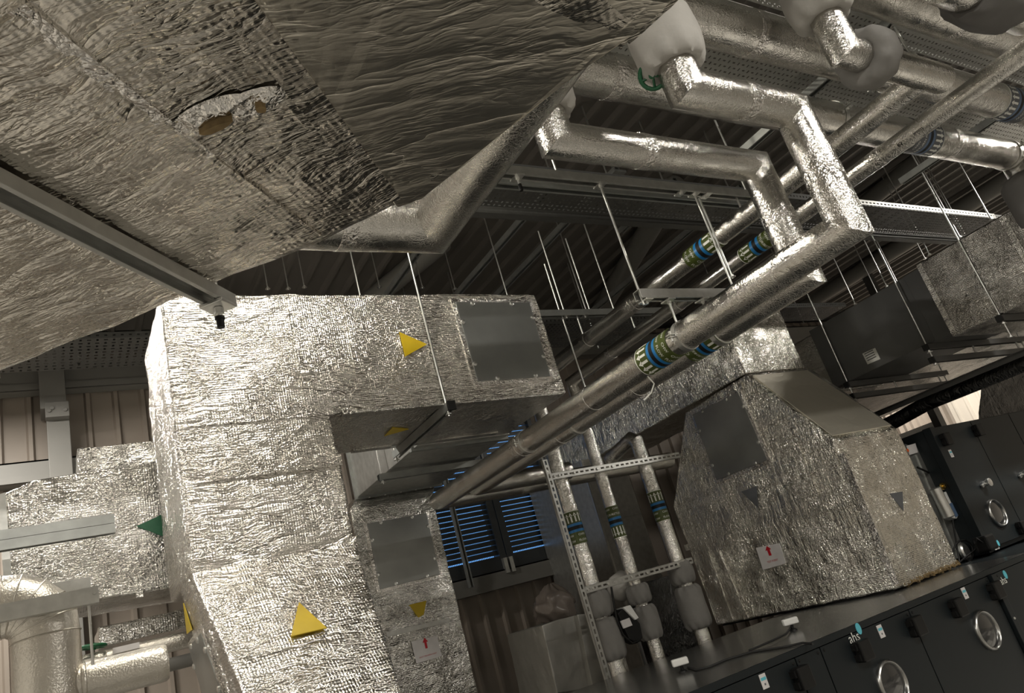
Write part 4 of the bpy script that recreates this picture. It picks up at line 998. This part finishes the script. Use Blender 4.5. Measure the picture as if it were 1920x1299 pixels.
part('side_flap', MB().prism([W4(1083, 1152, 4.5), W4(1118, 1150, 4.5), W4(1160, 1290, 4.5), W4(1112, 1290, 4.5)], Y * .3), M['wrap'], CB, bevel=.006, subdiv=.06, amp=.006)
mb = MB()
c = W4(1040, 1140, 4.75) + Z * .03
mb.lathe(c - Z * .12, Z, [(i * .018, .15 * math.sin(.5 + i * .19) ** .7 if i < 14 else .02, .25) for i in range(15)], 48, fold=.05, seed=3, nf=7)
for v in mb.v: v += V(noise.noise(v * 14), noise.noise(v * 14 + X * 9), noise.noise(v * 14 + Z * 9)) * .03
solo('plastic_bag', mb, M['polythene'], 'crumpled brown polythene bundle on the wrapped box', 'bag', smooth=60)
AB = thing('valve_actuator', 'black and white valve actuator between two of the grey riser jackets', 'actuator', (3.13, 4.0, zpix(1180, 1170)))
A4 = lambda px, py, y=4.0: ay(px, py, y)
part('housing', MB().prism([A4(1158, 1150), A4(1172, 1136), A4(1200, 1168), A4(1206, 1195), A4(1196, 1206), A4(1180, 1198)], Y * .09), M['black'], AB, bevel=.008)
part('white_lid', MB().prism([A4(1168, 1138, 3.985), A4(1182, 1134, 3.985), A4(1198, 1158, 3.985), A4(1192, 1162, 3.985)], Y * .08), M['white'], AB, bevel=.004)
part('warning_plate', MB().prism([A4(1164, 1164, 3.985), A4(1180, 1158, 3.985), A4(1186, 1172, 3.985), A4(1170, 1178, 3.985)], Y * .01), M['paper'], AB)
part('cable', MB().tube([A4(1146, 1100), A4(1150, 1125), A4(1156, 1160), A4(1168, 1190), A4(1185, 1206), A4(1200, 1200)], .007, 8), M['black'], AB, smooth=60)
solo('dark_backing', MB().box(3.58, 4.02, 4.5, 4.6, -1.2, .03), M['black_foil'], 'black shiny panel standing behind the right hand riser jackets', 'panel', bevel=.01)
SP = solo('foil_pipe', MB().tube([(3.13, 4.28, -.9), (3.13, 4.28, .02)], .035, 18, step=.03, wob=.002), M['foil_riser'], 'thin crumpled foil pipe behind the black and white actuator', 'pipe', smooth=40)
solo('grey_wrap', MB().lathe((3.20, 4.23, .02), (.9, .1, .25), [(0, .05), (.04, .085), (.14, .09), (.2, .05)], 18, fold=.02, seed=6), M['fabric'], 'crumpled grey fabric wrap behind the upper riser jackets', 'fabric wrap', smooth=60)

# ------------------------------------------------------------------ left side
JD = thing('branch_duct', 'foil branch duct at the left edge with a dark green arrow', 'duct', (.2, 4.2, .6))
jy = 4.0
J_ = lambda px, py: ay(px, py, jy)
part('duct_body', MB().prism([J_(4, 926), J_(63, 900), J_(143, 886), J_(143, 886) + V(.9, 0, .02), J_(330, 1110) + V(.5, 0, .0), J_(18, 1150)], Y * .5), M['foil_back'], JD, bevel=.012, bseg=3, subdiv=.05, amp=.005, freq=8)
part('end_flange', MB().prism([J_(-4, 930), J_(10, 925), J_(28, 1150), J_(12, 1155)], -Y * .02), M['galv'], JD)
tri_sticker(JD, [J_(256, 987), J_(320, 957), J_(322, 1012)], -Y * .006, 'green_st', 'dark green arrow')
tape(JD, [(J_(235, 885), J_(262, 1120)), (J_(60, 905), J_(75, 1140))], -Y, .03, mat='foil_back')
solo('foil_box', MB().box(.185, 1.0, 4.55, 6.44, 1.25, 1.52), M['foil_back'], 'small foil clad duct end above the branch duct, by the steel column', 'duct', bevel=.01, subdiv=.06, amp=.005)
q0, q1 = ay(183, 1176, 4.3), ay(186, 1214, 4.3)
solo('foil_box', MB().box(q0.x, q0.x + .8, 4.3, 4.7, q1.z, q0.z), M['foil_back'], 'low foil clad duct in shadow under the branch duct', 'duct', bevel=.01, subdiv=.06, amp=.005)
zc = ay(215, 982, 3.72)
t = thing('strut_rail', 'back to back steel channel ending in front of the branch duct with the green arrow', 'strut', (zc.x, 3.72, zc.z))
part('upper_channel', MB().channel((-.9, 3.72, zc.z + .001), (zc.x, 3.72, zc.z + .001), Z), M['galv_dull'], t)
part('lower_channel', MB().channel((-.9, 3.72, zc.z - .001), (zc.x, 3.72, zc.z - .001), -Z), M['galv_dull'], t)
b0 = ay(185, 1113, 2.86)
t = thing('elbow_bracket', 'grey steel bracket channels crossing over the round metal elbow', 'bracket', (b0.x, 2.86, b0.z))
part('front_channel', MB().channel((-.7, 2.86, b0.z), (b0.x, 2.86, b0.z), Y, .026, .035), M['galv'], t)
part('bolt', MB().lathe((b0.x - .012, 2.858, b0.z + .004), -Y, [(0, .005), (.004, .004)], 10), M['zinc'], t)
b1 = ay(170, 1092, 3.12)
part('rear_channel', MB().channel((-.7, 3.12, b1.z), (b1.x, 3.12, b1.z), Y, .022, .03), M['galv'], t)
rq = ay(163, 1125, 2.90)
part('rod', rod_mb(V(rq.x + .004, 2.90, .24), V(rq.x + .004, 2.90, b0.z), .0045), M['zinc'], t, smooth=50)
EL = thing('round_elbow', 'dimpled aluminium clad segmented elbow in the bottom left corner', 'pipe elbow', (0, 3.0, ZF))
RE_ = .098; ct = V(-.122, 3.0, .372); rb = .118
pts = [V(ct.x + rb, 3.0, -1.0), V(ct.x + rb, 3.0, ct.z - .005)]
ang = [18 * i for i in range(0, 6)]
for a in ang[1:-1]: pts.append(ct + V(math.cos(math.radians(a)) * rb * 1.02, 0, math.sin(math.radians(a)) * rb * 1.02))
pts += [ct + V(0, 0, rb), ct + V(-.5, 0, rb)]
part('clad_bend', MB().tube(pts, RE_, 48), M['stucco'], EL, smooth=30)
for p, d_ in [(pts[i], ((pts[i + 1] - pts[i]).normalized() + (pts[i] - pts[i - 1]).normalized()).normalized()) for i in range(1, len(pts) - 1)]:
    u = Y; w = d_.cross(u)
    sc2 = 1.0
    ring = [p + (RE_ + .001) * (math.cos(a) * u + math.sin(a) * w) for a in [2 * math.pi * i / 40 for i in range(41)]]
    part('swaged_seam', MB().tube(ring, .0028, 6), M['stucco'], EL, smooth=60)
cy0, cy1 = ay(150, 1279, 3.0), ay(303, 1258, 3.0)
zc_ = cy0.z - .004
part('capped_branch', MB().lathe((0, 3.0, zc_), X, [(0, .062), (cy1.x - .005, .062), (cy1.x + .012, .061), (cy1.x + .020, .056), (cy1.x + .0205, .001)], 40), M['stucco'], EL, smooth=35)
part('branch_collar', MB().lathe((.085, 3.0, zc_), X, [(0, .064), (.004, .068), (.012, .068), (.016, .064)], 40, capped=False), M['stucco'], EL, smooth=50)
VP = thing('lagged_pipe', 'level foil lagged pipe behind the capped branch, with a green handwheel', 'pipe', (.3, 3.8, .3))
v0, v1 = ay(165, 1243, 3.75), ay(345, 1212, 3.75)
part('pipe_run', MB().tube([(v0.x - .2, 3.75, v0.z), (v1.x + .5, 3.75, v0.z)], .036, 24), M['stucco'], VP, smooth=40)
handwheel(VP, (v0.x + .02, 3.70, v0.z + .055), Z + X * .1, .045)
part('name_tag', MB().obox((v0.x + .14, 3.71, v0.z + .02), X * .05, Y * .0015, Z * .012), M['paper'], VP)
solo('lagged_pipe', MB().tube([(-.1, 4.0, v0.z - .07), (1.0, 4.0, v0.z - .07)], .03, 18), M['steel_paint'], 'plain grey pipe under the foil lagged pipe, behind the riser flare', 'pipe', smooth=40)

# ------------------------------------------------------------------ other hanger rods
def rod_px(bx, by, tx, ty, plane, val, label, group=None, to_roof=True, r_=.0045, down=0):
    g = ay if plane == 'y' else ax
    b = g(bx, by, val); tt = g(tx, ty, val)
    x = (b.x + tt.x) / 2; y = (b.y + tt.y) / 2
    hanger('hanger_rod', label, [(x, y, b.z - down, ZR - .02 if to_roof else tt.z)], group, r_)
g1 = 'thin rods dropping behind the top of the riser branch'
for i, (bx, by, tx, ty, lab) in enumerate(((503, 543, 494, 500, 'leftmost thin rod in the gap between overhead duct and riser branch'), (541, 543, 531, 492, 'second thin rod from the left in the gap over the riser branch'), (573, 540, 558, 483, 'third thin rod from the left in the gap over the riser branch'), (714, 540, 692, 463, 'thin rod dropping from behind the level part of the mitred pipe'), (853, 543, 834, 468, 'thin rod dropping from the outer corner of the mitred pipe'), (793, 541, 781, 497, 'short thin rod just right of the trapeze rod over the riser branch'))):
    rod_px(bx, by, tx, ty, 'y', 4.45, lab, g1)
g2 = 'thin rods dropping behind the charcoal silencer'
for bx, by, tx, ty, v, lab, tr in ((1743, 479, 1670, 337, 6.3, 'long rod ending on the silencer top, left of the paired rods', True), (1797, 448, 1729, 308, 6.2, 'right hand rod of the close pair above the foil duct', True), (1859, 413, 1809, 323, 6.3, 'bright rod ending on top of the dark foil duct', True), (1664, 539, 1617, 445, 6.3, 'rod ending halfway along the top edge of the silencer', True), (1605, 571, 1558, 476, 6.3, 'bright rod meeting the end of the white slotted tray edge', True), (1647, 550, 1622, 506, 7.2, 'short thin rod behind the middle of the silencer top', True), (1735, 486, 1709, 436, 7.2, 'short thin rod right behind the silencer and foil duct joint', True)):
    rod_px(bx, by, tx, ty, 'x', v, lab, g2, tr, .0055)
rod_px(1372, 522, 1313, 372, 'y', 2.0, 'bright rod crossing in front of the blue band of the high pipe', None, False, .0055)
hanger('hanger_rod', 'slotted bracket rod hanging from the left perforated tray beside the steel column', [(ay(147, 668, 5.6).x, 5.6, ay(147, 668, 5.6).z, 2.5)], None, .012)
pa, pb = ay(829, 882, 6.316), ay(862, 1107, 6.316)
solo('strut_post', MB().channel((pa.x, 6.316, pb.z), (pa.x, 6.316, 2.8), -Y), M['galv_dull'], 'slim vertical steel channel hanging in front of the left part of the louvre', 'strut')
bpy.context.view_layer.update()
